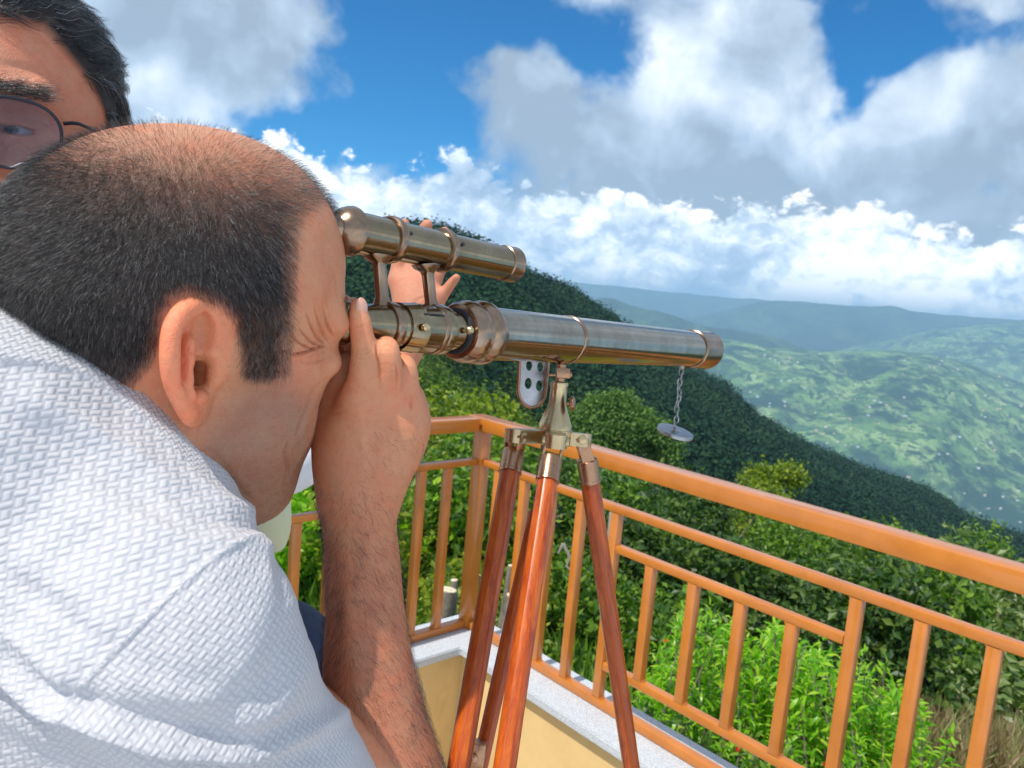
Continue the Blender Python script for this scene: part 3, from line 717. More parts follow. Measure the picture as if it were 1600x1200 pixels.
# the round pale tree standing beyond the corner
def by_px(u, v, d, hgt):     # base so that the crown's middle is seen at (u, v)
    p = P(u, v, d); p.z -= hgt; return p
tree('round_tree', by_px(955, 655, 55, 4.2), [(-2.2, 0, 3.6, 1.3), (-.7, .3, 4.6, 1.5), (.6, 0, 4.9, 1.35), (2.2, .4, 3.9, 1.3), (3.4, 0, 3.2, 1.2), (1.2, -.8, 3.6, 1.4), (-1, -.8, 3.2, 1.3), (4.2, 0, 2.2, 1.2), (-3, 0, 2.6, 1.2)], 15000, .20,
     leaf_mat('grey_green_leaves', (.05, .11, .03), (.10, .20, .04), (.20, .32, .07), .3, .6, .3), 'pale green round-topped tree beyond the telescope tripod head', seed=5, trunk=.2)
spec = [  # u, v, d, lumps(seed,n,spread,h0,h1,r0,r1), count, leaf, mat, label
 (1205, 765, 26, (21, 5, .35, 1.9, 3.4, .35, .6), 3400, .12, M_l2, 'yellow green young tree poking up against the dark ridge over the rail'),
 (1120, 850, 22, (22, 9, 1.5, 1.2, 2.6, .8, 1.1), 9000, .11, M_l2, 'broad green tree just right of the hanging lens cap, below the top rail'),
 (1280, 900, 19, (23, 9, 1.5, 1.1, 2.4, .8, 1.1), 9000, .11, M_l1, 'dull green leafy tree behind the short railing panel'),
 (1000, 800, 20, (24, 9, 1.3, 1.2, 2.6, .7, 1.0), 9000, .12, M_l3, 'dark leafy tree behind the right tripod leg'),
 (1420, 960, 17, (25, 9, 1.4, 1.1, 2.4, .7, 1.0), 9000, .10, M_l1, 'leafy green tree under the right part of the top rail'),
 (1560, 960, 9.5, (26, 8, .65, 1.3, 2.3, .35, .6), 4200, .095, M_l5, 'pale leaved bushy tree at the right edge below the railing'),
 (1470, 1010, 9.0, (27, 7, .55, 1.0, 1.9, .35, .55), 3200, .09, M_l1, 'light green bushy tree between the two right-hand tall balusters'),
 (640, 720, 11, (28, 8, .8, 1.2, 2.2, .45, .7), 6500, .085, M_l2, 'yellow green bush under the left top rail beside the hand'),
 (720, 760, 10, (29, 9, .7, 1.0, 2.2, .4, .65), 6500, .08, M_l1, 'green bush behind the corner post'),
 (660, 870, 8.5, (30, 8, .6, .9, 1.9, .4, .6), 6500, .075, M_l2, 'bright mottled shrub behind the left balusters above the cut stumps'),
 (740, 900, 9.5, (31, 8, .6, .8, 1.8, .35, .6), 6000, .075, M_l1, 'green shrub behind the left tripod leg'),
 (860, 800, 14, (32, 9, 1.0, 1.2, 2.4, .55, .8), 8000, .10, M_l3, 'dark shrub seen between the tripod legs'),
 (880, 960, 8.0, (33, 8, .5, .8, 1.7, .35, .5), 5000, .07, M_l1, 'mid green shrub low between the central and right tripod legs'),
 (940, 930, 10.5, (34, 8, .8, .9, 1.9, .4, .65), 6500, .085, M_l2, 'yellowish shrub behind the right tripod leg'),
 (1080, 930, 9.5, (35, 8, .8, .9, 1.9, .4, .65), 6500, .085, M_l3, 'dark shrub above the lime green shrub'),
 (1230, 960, 9.5, (36, 8, .8, .9, 1.9, .4, .6), 6000, .085, M_l3, 'dark shrub behind the last short baluster'),
 (1330, 1010, 7.5, (37, 7, .5, .7, 1.5, .3, .5), 4200, .075, M_l3, 'shaded dark bush behind the tall baluster next to the lime green shrub'),
 (560, 800, 9, (38, 8, .7, .9, 1.9, .4, .65), 4500, .08, M_l1, 'green bush behind the forearm'),
 (470, 860, 8, (39, 8, .6, .8, 1.8, .4, .6), 5000, .075, M_l4, 'fresh green bush seen between the shirt and the forearm'),
 (800, 1000, 7.0, (40, 7, .4, .6, 1.4, .3, .45), 4200, .065, M_l2, 'low yellow green bush behind the crossing tripod legs'),
 (1610, 1000, 24, (41, 9, 1.6, 1.2, 2.6, .8, 1.1), 7000, .14, M_mid, 'green tree cut by the right edge just under the top rail'),
 (900, 760, 26, (42, 9, 1.6, 1.2, 2.8, .8, 1.2), 8000, .15, M_l3, 'deep green tree between the tripod head and the mid rail'),
 (1340, 925, 30, (43, 10, 2.0, 1.4, 3.2, 1.0, 1.4), 11000, .14, M_l2, 'spreading green tree below the middle of the top rail'),
 (1500, 990, 28, (44, 10, 1.9, 1.4, 3.0, 1.0, 1.4), 11000, .14, M_l1, 'olive green tree under the right end of the top rail'),
 (760, 700, 22, (45, 9, 1.3, 1.2, 2.6, .7, 1.0), 7000, .13, M_l3, 'dark green tree directly beyond the railing corner'),
 (620, 700, 24, (46, 9, 1.5, 1.2, 2.8, .8, 1.1), 6500, .14, M_l3, 'dark tree behind the wrist and left rail'),
]
for (u, v, d, ls, n, sz, mt, lab) in spec:
    lp = lumpset(*ls); hm = sum(l[2] for l in lp) / len(lp); b = by_px(u, v, d, hm)
    nm = 'tree' if 'tree' in lab else ('bush' if 'bush' in lab else 'shrub')
    tree(nm, b, lp, n, sz, mt, lab, nm, None, seed=ls[0], trunk=.05 if d < 12 else .1)
# lime green shrub with lance-shaped leaves: several leafy stems
def lance_shrub(name, stems, n_leaf, size, mat, label, seed, base):
    r = np.random.default_rng(seed); T = thing(name, base, label, 'shrub'); cs, ds, ns, ls = [], [], [], []
    m = MB()
    for (b, tip) in stems:
        b = np.array(b, float); tip = np.array(tip, float); mid = (b + tip) / 2 + r.normal(size=3) * .05
        ax = tip - b; m.tube([b, mid, tip], [.008, .005, .002], 6)
        q = r.uniform(.12, 1.03, n_leaf); p = b * (1 - q)[:, None] + tip * q[:, None] + (mid - (b + tip) / 2) * (4 * q * (1 - q))[:, None]
        dirs = r.normal(size=(n_leaf, 3)); dirs[:, 2] += .55; dirs /= np.linalg.norm(dirs, axis=1, keepdims=True)
        off_ = r.uniform(0, 1, n_leaf) ** 1.2 * .10 * (1.15 - q)
        cs.append(p + dirs * off_[:, None]); ds.append(dirs + r.normal(size=dirs.shape) * .25); ns.append(np.tile([0, 0, 1.], (n_leaf, 1)) + r.normal(size=dirs.shape) * .5); ls.append(r.uniform(.6, 1.25, n_leaf) * size)
    cs, ds, ns, ls = map(np.concatenate, (cs, ds, ns, ls))
    v, f = lance(cs, ds, ns, ls, ls * .30); mesh_obj('foliage', v, f, mat, T, True, 0); m.build('stem', M_bark, T)
    return T
r = np.random.default_rng(55)
def stems_for(cols, d, dj, base_v, rr):
    out = []
    for (u, v) in cols:
        for _ in range(rr):
            dd = d + r.uniform(-dj, dj); t_ = P(u + r.normal() * 16, v + abs(r.normal()) * 32, dd); b = P(u + r.normal() * 24 - 20, base_v + r.uniform(-30, 60), dd * 1.0); out.append((t_ * 0 + b, t_))
    return out
colsA = [(1010, 1060), (1040, 1010), (1075, 960), (1110, 945), (1140, 975), (1165, 1000), (1190, 985), (1215, 985), (1245, 1020)]
colsB = [(1270, 1000), (1300, 1000), (1330, 1010), (1350, 1040), (1385, 1075), (1410, 1075), (1430, 1110), (1240, 1060)]
lance_shrub('lance_leaved_shrub', stems_for(colsA, 3.7, .25, 1330, 9), 120, .052, M_l4, 'lime green lance-leaved shrub, tallest behind the short balusters', 61, P(1130, 1330, 3.7))
lance_shrub('lance_leaved_shrub', stems_for(colsB, 3.5, .25, 1330, 8), 110, .050, M_l4, 'lime green lance-leaved shrub spreading past the tall baluster, tips over dark shade', 62, P(1330, 1330, 3.5))
lance_shrub('lance_leaved_shrub', stems_for([(1000, 1110), (1050, 1120), (1100, 1150), (1020, 1160), (1160, 1150), (1230, 1180)], 3.15, .15, 1400, 6), 50, .06, M_l1, 'deeper green low shrub with drooping leaves right against the slab', 63, P(1060, 1400, 3.1))
# small red flowers
M_red = leaf_mat('red_petals', (.5, .03, .015), (.6, .05, .02), (.65, .09, .03), .2)
fl_ = [(1140, 1075, 3.4), (1153, 1172, 3.0), (1290, 1196, 3.1), (1040, 1000, 3.6)]
for i, (u, v, d) in enumerate(fl_):
    c = np.array(P(u, v, d)); rr = np.random.default_rng(i); n = 9
    dr_ = rr.normal(size=(n, 3)); vv, ff = lance(np.tile(c, (n, 1)), dr_, rr.normal(size=(n, 3)), np.full(n, .016), np.full(n, .009))
    fo = mesh_obj('flower', vv, ff, M_red, None, True, 0)
    tag(fo, ['small red flower among lime leaves right of the second short baluster', 'small red flower near the bottom edge under the panel', 'red flower at the bottom edge left of the tall baluster', 'red flower bud just above the panel bottom rail'][i], 'flower', 'red flowers in the shrub')
# cut stumps with pale tops
M_cut, t = material('cut_wood'); t.set(t.b, 'Base Color', t.ramp(t.noise(t.n('ShaderNodeTexCoord').outputs['Object'], 40, 3), [(.3, (.52, .42, .28)), (.7, (.72, .63, .46))])); t.b.inputs['Roughness'].default_value = .8
def stump(u, v, d, hp_, rp, lean, label, tops=1):
    b = P(u, v, d); rr = rp * d / FPX; h = hp_ * d / FPX
    T = thing('stump', b, label, 'stump', 'cut stumps beyond the railing'); m = MB(); ax = Vector((lean, .05, 1)).normalized()
    prof = [(-.1, rr * 1.35), (h * .2, rr * 1.12), (h * .5, rr * .98), (h * .8, rr), (h - .004, rr * .97), (h, rr * .93)]
    m.lathe(b, ax, prof, 18); ob = m.build('trunk', M_bark, T, True, 40)
    rj = np.random.default_rng(int(u)); 
    for q in ob.data.vertices:
        dz_ = q.co.z; q.co.x += .06 * rr * math.sin(dz_ * 60 + q.co.y * 90); q.co.y += .06 * rr * math.sin(dz_ * 47 + q.co.x * 80)
    m = MB(); m.lathe(b + ax * h, ax, [(-.002, rr * .90), (.003, rr * .93), (.006, rr * .8)], 18); m.build('cut_face', M_cut, T)
stump(684, 1000, 5.0, 82, 14, .12, 'thick split stump between the left balusters')
stump(707, 990, 5.1, 85, 6, -.05, 'thin stump right beside the thick split one')
stump(738, 975, 5.2, 78, 5, .02, 'slim pale-topped cut stem near the corner post')
stump(792, 1010, 4.6, 82, 12, .04, 'thick pale-topped stump behind the corner between tripod legs')
stump(787, 960, 5.0, 78, 5, .06, 'slim cut stem above the thick stump at the corner')
# bare crooked branches and dry grass
m = MB()
for pts_ in ([(880, 850), (890, 870), (885, 885), (905, 905), (915, 900)], [(955, 800), (950, 840), (960, 870), (948, 900)], [(880, 850), (872, 865)]):
    m.tube([P(a, b, 7.5) for a, b in pts_], np.linspace(.018, .007, len(pts_)), 7)
bo = m.build('bare_branch', leaf_mat('pale_bark', (.30, .27, .22), (.36, .32, .27), (.4, .36, .3), 0)); tag(bo, 'pale bare crooked branch seen between the tripod legs', 'branch')
M_dry = leaf_mat('dry_grass', (.16, .10, .05), (.26, .19, .10), (.20, .24, .07), .2)
rr = np.random.default_rng(8); n = 5000; u = rr.uniform(1430, 1750, n); d = rr.uniform(4.2, 8.5, n)
base = np.array([tuple(land_pt(a, b, float(c) - .05)) for a, b, c in zip(u, d, dropA(u, d))]); dirs = rr.normal(size=(n, 3)) * .35 + [0, 0, 1]
base[:, 2] += .25
v, f = lance(base, dirs, rr.normal(size=(n, 3)), rr.uniform(.12, .50, n), rr.uniform(.008, .02, n)); o = mesh_obj('dry_grass', v, f, M_dry, None, True, 0); tag(o, 'dry brown grass at the bottom right beyond the railing', None, None, 'stuff')
n = 26000; u = rr.uniform(380, 1400, n); d = rr.uniform(3.6, 14, n)
base = np.array([tuple(land_pt(a, b, float(c))) for a, b, c in zip(u, d, dropA(u, d))]); dirs = rr.normal(size=(n, 3)) * .6 + [0, 0, 1]
v, f = lance(base, dirs, rr.normal(size=(n, 3)), rr.uniform(.10, .42, n), rr.uniform(.02, .05, n)); o = mesh_obj('undergrowth', v, f, M_l1, None, True, 0); tag(o, 'green undergrowth on the slope behind the railing', None, None, 'stuff')

# ---- far country
def country(name, fields, dark, light, spk):
    m, t = material(name); pos = t.n('ShaderNodeNewGeometry').outputs['Position']
    n = t.noise(pos, .0021, 6, .62, .3); n2 = t.noise(pos, .011, 6, .68); v = t.n('ShaderNodeTexVoronoi', Vector=t.vm('ADD', pos, t.vm('SCALE', t.noise(pos, .01, 2, .5, out='Color'), sc=60.)), Scale=.017)
    fc = t.ramp(t.n('ShaderNodeSeparateColor', i0=v.outputs['Color']).outputs[0], [(0, fields[0]), (.5, fields[1]), (1, fields[2])])
    k = t.m('ADD', t.m('MULTIPLY', n, .6), t.m('MULTIPLY', n2, .6)); woods = t.mr(k, .56, .66, 0, 1)
    col = t.mix(woods, fc, dark)
    if spk:
        v2 = t.n('ShaderNodeTexVoronoi', Vector=pos, Scale=.021); near = t.mr(t.noise(pos, .0032, 3, .5), .50, .62, 0, 1)
        sp_ = t.m('MULTIPLY', t.m('LESS_THAN', v2.outputs['Distance'], .11), near); col = t.mix(t.m('MULTIPLY', sp_, .8), col, light)
    n4 = t.noise(t.vm('MULTIPLY', pos, (1., 1., 1.)), .045, 3, .6); n5 = t.noise(pos, .006, 4, .6)
    trees = t.m('MULTIPLY', t.mr(n4, .50, .57, 0, 1), t.mr(n5, .36, .58, .25, .95)); col = t.mix(trees, col, dark)
    t.set(t.b, 'Base Color', col); t.b.inputs['Roughness'].default_value = .95; t.b.inputs['Specular IOR Level'].default_value = .05; bump(t, t.m('ADD', n2, t.m('MULTIPLY', n4, .4)), .7, 7); return m
M_val = country('valley_fields', ((.075, .16, .055), (.15, .27, .08), (.28, .38, .15)), (.022, .058, .034), (.55, .50, .45), True)
M_rng = country('wooded_range', ((.03, .07, .025), (.045, .09, .03), (.08, .14, .04)), (.016, .040, .022), (.5, .5, .5), False)
def range_(name, crest, d_c, foot_v, d_f, mat, seed, amp, rows_=40, u0=-400, u1=2600, back=1.25, label=None):
    us = np.linspace(u0, u1, 260); cv = np.interp(us, *zip(*crest)); fv = np.interp(us, *zip(*foot_v)) if isinstance(foot_v, list) else np.full_like(us, foot_v)
    out_ = []
    for k in range(rows_ + 8):
        q = k / (rows_ - 1)
        if q <= 1:
            sm = q ** .8; d = d_f + (d_c - d_f) * q; dr_f = (fv - yh(us)) / FPX * d_f; dr_c = (cv - yh(us)) / FPX * d_c; dr = dr_f + (dr_c - dr_f) * (np.sin(q * math.pi / 2) ** 1.1); w_ = math.sin(q * math.pi) ** .5 if q < 1 else 0
        else:
            d = d_c * (1 + (q - 1) * back); dr = (cv - yh(us)) / FPX * d_c + (q - 1) * d_c * .5; w_ = .0
        out_.append([(*land_pt(a, d, float(b)),) for a, b in zip(us, dr)])
    G = np.array(out_); G[..., 2] += fbm(G[..., 0] + 40000, G[..., 1] + 40000, amp * 9, 5, seed) * amp * np.concatenate([np.clip(np.sin(np.linspace(0, 1, rows_) * math.pi), .12, 1), np.full(8, .12)])[:, None]
    o = grid_mesh(name, G, mat); tag(o, label, None, None, 'structure'); return G
GV = range_('valley_hillside', [(-400, 560), (700, 540), (900, 522), (985, 512), (1080, 520), (1200, 542), (1290, 550), (1400, 549), (1450, 552), (1520, 570), (1600, 598), (1750, 640), (2600, 760)], 4300, [(-400, 900), (1000, 900), (2600, 1150)], 1700, M_val, 1, 32, 60)
range_('hill', [(-400, 520), (800, 470), (870, 455), (930, 470), (1000, 482), (1090, 507), (1150, 515), (1230, 533), (1290, 556), (1400, 600), (2600, 800)], 5600, 640, 4000, M_rng, 2, 40, 40)
range_('hill', [(-400, 600), (1000, 600), (1200, 560), (1330, 545), (1450, 520), (1530, 509), (1600, 499), (1800, 510), (2600, 560)], 7400, 640, 5200, M_val, 5, 50, 40)
range_('mountain', [(-400, 480), (900, 500), (1000, 508), (1100, 493), (1180, 474), (1240, 471), (1340, 480), (1450, 491), (1560, 502), (1700, 512), (2600, 600)], 9000, 640, 6500, M_rng, 3, 70, 40)
range_('mountain', [(-400, 420), (860, 439), (980, 451), (1100, 463), (1200, 473), (1400, 489), (1600, 506), (2600, 600)], 11800, 620, 10300, M_rng, 4, 80, 40)
bare, t = material('bare_earth'); t.set(t.b, 'Base Color', (.42, .29, .19)); t.b.inputs['Roughness'].default_value = .9
bv = []; 
# small earth scar at the end of the dark ridge
scar = [(1484, 812), (1500, 818), (1520, 838), (1540, 850), (1525, 858), (1500, 848), (1488, 830)]
c = P(1508, 834, 740); vs = [P(a, b, 740 + (a - 1508) * .4) for a, b in scar]; lo_ = [p + Vector((0, 14, -9)) for p in vs]
so_ = mesh_obj('earth_scar', vs + lo_, [tuple(range(7))] + [(i, (i + 1) % 7, 7 + (i + 1) % 7, 7 + i) for i in range(7)], bare, None, False); tag(so_, None, None, None, 'structure')
# houses
M_w, t = material('house_wall'); g = t.n('ShaderNodeObjectInfo'); t.set(t.b, 'Base Color', t.ramp(g.outputs['Random'], [(0, (.78, .76, .72)), (.5, (.70, .52, .42)), (1, (.80, .80, .82))])); t.b.inputs['Roughness'].default_value = .9
M_r, t = material('house_roof'); g = t.n('ShaderNodeObjectInfo'); t.set(t.b, 'Base Color', t.ramp(g.outputs['Random'], [(0, (.45, .45, .47)), (.35, (.60, .30, .22)), (.6, (.30, .42, .60)), (1, (.72, .70, .68))], 'CONSTANT')); t.b.inputs['Roughness'].default_value = .7
hb = [(-1, -.7, -.6), (1, -.7, -.6), (1, .7, -.6), (-1, .7, -.6), (-1, -.7, .8), (1, -.7, .8), (1, .7, .8), (-1, .7, .8), (-1.1, 0, 1.35), (1.1, 0, 1.35), (-1.1, -.85, .75), (1.1, -.85, .75), (1.1, .85, .75), (-1.1, .85, .75)]
hf = [(0, 1, 5, 4), (1, 2, 6, 5), (2, 3, 7, 6), (3, 0, 4, 7), (4, 8, 7), (5, 6, 9), (10, 11, 9, 8), (12, 13, 8, 9)]
hm_ = bpy.data.meshes.new('house'); hm_.from_pydata(hb, [], hf); hm_.materials.append(M_w); hm_.materials.append(M_r)
hm_.polygons[6].material_index = 1; hm_.polygons[7].material_index = 1
r = np.random.default_rng(99); cl_ = [(1430, 800, 60), (1560, 790, 60), (1300, 690, 50), (1500, 700, 80), (1230, 560, 50), (1460, 560, 40), (1350, 640, 80), (1560, 640, 60), (1200, 620, 60)]
from mathutils.bvhtree import BVHTree
dg = None
R_, K_ = GV.shape[:2]; fl2 = GV.reshape(-1, 3); idx = np.arange(R_ * K_).reshape(R_, K_)
bvh = BVHTree.FromPolygons([tuple(p) for p in fl2], [tuple(int(x) for x in (idx[i, j], idx[i, j + 1], idx[i + 1, j + 1], idx[i + 1, j])) for i in range(R_ - 1) for j in range(K_ - 1)])
cnt = 0
while cnt < 90:
    cu, cv, cs_ = cl_[r.integers(0, len(cl_))]; u = cu + r.normal() * cs_ * .6; v = cv + r.normal() * cs_ * .28
    if u > 1640: continue
    dd = (P(u, v, 1) - CAMP).normalized(); hit = bvh.ray_cast(CAMP, dd)
    if hit[0] is None: continue
    h = bpy.data.objects.new('house', hm_); h.location = hit[0] + Vector((0, 0, 2)); s = r.uniform(2.6, 5.5); h.scale = (s, s, s * .8); h.rotation_euler = (0, 0, r.uniform(0, 3.1)); C.objects.link(h)
    tag(h, 'tiny pale house on the hazy green valley hillside', 'house', 'houses scattered over the valley hillside'); cnt += 1
# ---- the air
HZ, ht_ = material('haze_air'); ht_.nt.nodes.remove(ht_.b)
pv = ht_.n('ShaderNodeVolumePrincipled'); pv.inputs['Color'].default_value = (.42, .71, 1.0, 1); pv.inputs['Density'].default_value = HAZE_D
pv.inputs['Anisotropy'].default_value = 0.0; ht_.nt.links.new(pv.outputs[0], ht_.out.inputs['Volume'])
zs = [(ob.matrix_world @ Vector(c_)).z for ob in C.objects if ob.type == 'MESH' and ob.name.split('.')[0] in ('hill', 'mountain', 'valley_hillside', 'hill_ground', 'ridge_forest') for c_ in ob.bound_box]
HZ_MID, HZ_HALF = (max(zs) + min(zs)) / 2, (max(zs) - min(zs)) / 2 + 4
print('haze', min(zs), max(zs))
m = MB(); m.box((0, 7600, HZ_MID), (17000, 0, 0), (0, 9400, 0), (0, 0, HZ_HALF)); hz = m.build('haze', HZ, None, False); tag(hz, None, None, None, 'stuff')
# ================================================================ smooth bodies
class Body:
    """smooth union of tapered limbs and ellipsoids, turned into one continuous surface"""
    def __init__(s, frame=None): s.p = []; s.F = frame
    def ell(s, c, r, k=.012, R=None, op='u'):
        s.p.append(('e', np.array(c, float), np.array(r, float), None if R is None else np.array(R, float), k, op)); return s
    def cone(s, a, b, ra, rb, k=.012, op='u'):
        s.p.append(('c', np.array(a, float), np.array(b, float), ra, rb, k, op)); return s
    def chain(s, pts, k=.006, kj=None):
        """pts: (point, radius) list"""
        q = np.array([[*p, r_] for p, r_ in pts], float); q = smooth_line(q, (len(pts) - 1) * 4 + 1) if len(pts) > 2 else q
        s.p.append(('h', q[:, :3], q[:, 3], k, 'u')); return s
    def sdf(s, P):
        n = len(P); d = np.full(n, .04, np.float64)
        for q in s.p:
            k, op = q[-2], q[-1]
            if q[0] == 'e':
                c, r = q[1], q[2]; R = r.max() + .03; m = np.nonzero((np.abs(P - c) < R).all(1))[0]
                if len(m) == 0: continue
                x = P[m] - c
                if q[3] is not None: x = x @ q[3].T
                k0 = np.linalg.norm(x / r, axis=1); k1 = np.linalg.norm(x / r ** 2, axis=1) + 1e-9; e = k0 * (k0 - 1) / k1
            elif q[0] == 'h':
                A_, r_ = q[1], q[2]; R = r_.max() + .03; m = np.nonzero(((P > A_.min(0) - R) & (P < A_.max(0) + R)).all(1))[0]
                if len(m) == 0: continue
                X = P[m]; e = np.full(len(m), 9.)
                for i in range(len(A_) - 1):
                    a = A_[i]; ba = A_[i + 1] - a; t2 = np.clip((X - a) @ ba / (ba @ ba + 1e-14), 0, 1)
                    e = np.minimum(e, np.linalg.norm(X - a - t2[:, None] * ba, axis=1) - (r_[i] + (r_[i + 1] - r_[i]) * t2))
            else:
                a, b, ra, rb = q[1:5]; lo = np.minimum(a - ra, b - rb) - .03; hi = np.maximum(a + ra, b + rb) + .03
                m = np.nonzero(((P > lo) & (P < hi)).all(1))[0]
                if len(m) == 0: continue
                x = P[m] - a; ba = b - a; L2 = ba @ ba; L = math.sqrt(L2); t_ = x @ ba / L2
                sl = (ra - rb) / L; per = np.linalg.norm(x - np.clip(t_, -9, 9)[:, None] * ba, axis=1)
                t2 = np.clip(t_ + per * sl / (L * math.sqrt(max(1e-6, 1 - sl * sl))) * -1.0 * -1.0 if False else t_ - per * (-sl) / L * 0 + per * sl * 0, 0, 1)
                t2 = np.clip(t_, 0, 1); e = np.linalg.norm(x - t2[:, None] * ba, axis=1) - (ra + (rb - ra) * t2)
            dm = d[m]
            if op == 'u':
                h = np.clip(.5 + .5 * (e - dm) / -k, 0, 1) if False else np.clip(.5 + .5 * (dm - e) / k, 0, 1)
                d[m] = dm * (1 - h) + e * h - k * h * (1 - h)
            elif op == 's':
                h = np.clip(.5 - .5 * (dm + e) / k, 0, 1); d[m] = dm * (1 - h) - e * h + k * h * (1 - h)
        return d
    def grad(s, P, e=.0006):
        g = np.zeros_like(P)
        for i in range(3):
            o = np.zeros(3); o[i] = e; g[:, i] = s.sdf(P + o) - s.sdf(P - o)
        return g / (np.linalg.norm(g, axis=1, keepdims=True) + 1e-12)
    def surface(s, lo, hi, h, sub=1, newton=2):
        lo, hi = np.array(lo, float), np.array(hi, float); N = np.ceil((hi - lo) / h).astype(int) + 1
        gx = [lo[i] + h * np.arange(N[i]) for i in range(3)]
        V = np.empty(N, np.float32)
        for i in range(0, N[0], 24):
            G = np.stack(np.meshgrid(gx[0][i:i + 24], gx[1], gx[2], indexing='ij'), -1); V[i:i + 24] = s.sdf(G.reshape(-1, 3)).reshape(G.shape[:3])
        V[[0, -1]] = np.maximum(V[[0, -1]], .001); V[:, [0, -1]] = np.maximum(V[:, [0, -1]], .001); V[:, :, [0, -1]] = np.maximum(V[:, :, [0, -1]], .001)
        S = V < 0
        c8 = [S[i:N[0] - 1 + i, j:N[1] - 1 + j, k:N[2] - 1 + k] for i in (0, 1) for j in (0, 1) for k in (0, 1)]
        cnt = sum(c.astype(np.int8) for c in c8); act = (cnt > 0) & (cnt < 8)
        idx = -np.ones(act.shape, np.int64); cells = np.argwhere(act); idx[act] = np.arange(len(cells))
        acc = np.zeros((len(cells), 3)); w = np.zeros(len(cells)); ci, cj, ck = cells.T
        corners = [(i, j, k) for i in (0, 1) for j in (0, 1) for k in (0, 1)]
        for a in range(8):
            for b in range(a + 1, 8):
                da = np.array(corners[b]) - np.array(corners[a])
                if np.abs(da).sum() != 1: continue
                A_, B_ = corners[a], corners[b]
                va = V[ci + A_[0], cj + A_[1], ck + A_[2]]; vb = V[ci + B_[0], cj + B_[1], ck + B_[2]]; x = (va < 0) != (vb < 0)
                t_ = np.where(x, va / np.where(x, va - vb, 1), 0)[:, None]; acc += np.where(x[:, None], np.array(A_) + t_ * da, 0); w += x
        vert = lo + (cells + acc / w[:, None]) * h
        quads = []
        for ax in range(3):
            b_, c_ = (ax + 1) % 3, (ax + 2) % 3
            sl0 = [slice(1, N[q] - 1) for q in range(3)]; sl0[ax] = slice(0, N[ax] - 1); sl1 = list(sl0); sl1[ax] = slice(1, N[ax])
            e0, e1 = S[tuple(sl0)], S[tuple(sl1)]; xx = np.argwhere(e0 != e1)
            if len(xx) == 0: continue
            base = xx.copy(); 
            for q in range(3):
                if q != ax: base[:, q] += 1
            ins = e0[tuple(xx.T)]
            def cell(ob, oc):
                g = base.copy(); g[:, b_] -= ob; g[:, c_] -= oc; return idx[tuple(g.T)]
            q4 = np.stack([cell(1, 1), cell(0, 1), cell(0, 0), cell(1, 0)], 1); q4 = np.where(ins[:, None], q4, q4[:, ::-1]); quads.append(q4)
        F = np.concatenate(quads); F = F[(F >= 0).all(1)]
        for it in range(sub + 1):
            for _ in range(newton):
                dv_ = s.sdf(vert); g = s.grad(vert); st = np.clip(dv_, -h, h)[:, None] * g; vert = vert - st
            if it < sub: vert, F = subdivide(vert, F); vert = relax(vert, F, .5)
        return vert, F
def subdivide(V, F):
    E_ = np.concatenate([F[:, [0, 1]], F[:, [1, 2]], F[:, [2, 3]], F[:, [3, 0]]]); E2 = np.sort(E_, 1)
    key = E2[:, 0] * (len(V) + 1) + E2[:, 1]; uq, fi, inv = np.unique(key, return_index=True, return_inverse=True)
    em = V[E2[fi]].mean(1); fc = V[F].mean(1); n, nf = len(V), len(F); e = (inv + n).reshape(4, nf); c = np.arange(nf) + n + len(uq)
    F2 = np.concatenate([np.stack([F[:, 0], e[0], c, e[3]], 1), np.stack([e[0], F[:, 1], e[1], c], 1), np.stack([c, e[1], F[:, 2], e[2]], 1), np.stack([e[3], c, e[2], F[:, 3]], 1)])
    return np.concatenate([V, em, fc]), F2
def relax(V, F, a):
    acc = np.zeros_like(V); w = np.zeros(len(V))
    for i in range(4):
        for j in (1, 3):
            np.add.at(acc, F[:, i], V[F[:, (i + j) % 4]]); np.add.at(w, F[:, i], 1)
    return V * (1 - a) + a * acc / np.maximum(w, 1)[:, None]
def vnormals(V, F):
    n = np.cross(V[F[:, 2]] - V[F[:, 0]], V[F[:, 3]] - V[F[:, 1]]); N = np.zeros_like(V)
    for i in range(4): np.add.at(N, F[:, i], n)
    return N / (np.linalg.norm(N, axis=1, keepdims=True) + 1e-12)
def topx(V): return np.stack([800 + FPX * V[:, 0] / V[:, 2], 600 + FPX * V[:, 1] / V[:, 2]], 1)
def segdist(Q, pl):
    """distance of 2-D or 3-D points to a polyline and the parameter 0..1 along it"""
    pl = np.array(pl, float); best = np.full(len(Q), 1e9); par = np.zeros(len(Q)); n = len(pl) - 1
    for i in range(n):
        a, b = pl[i], pl[i + 1]; ba = b - a; t_ = np.clip((Q - a) @ ba / (ba @ ba + 1e-12), 0, 1); d = np.linalg.norm(Q - a - t_[:, None] * ba, axis=1)
        m = d < best; best[m] = d[m]; par[m] = (i + t_[m]) / n
    return best, par
def smooth_line(pl, n=24):
    pl = np.array(pl, float)
    if len(pl) < 3: return pl
    t_ = np.linspace(0, len(pl) - 1, n); out = []
    for q in t_:
        i = min(int(q), len(pl) - 2); f = q - i; p0 = pl[max(i - 1, 0)]; p1 = pl[i]; p2 = pl[i + 1]; p3 = pl[min(i + 2, len(pl) - 1)]
        out.append(.5 * ((2 * p1) + (-p0 + p2) * f + (2 * p0 - 5 * p1 + 4 * p2 - p3) * f * f + (-p0 + 3 * p1 - 3 * p2 + p3) * f ** 3))
    return np.array(out)
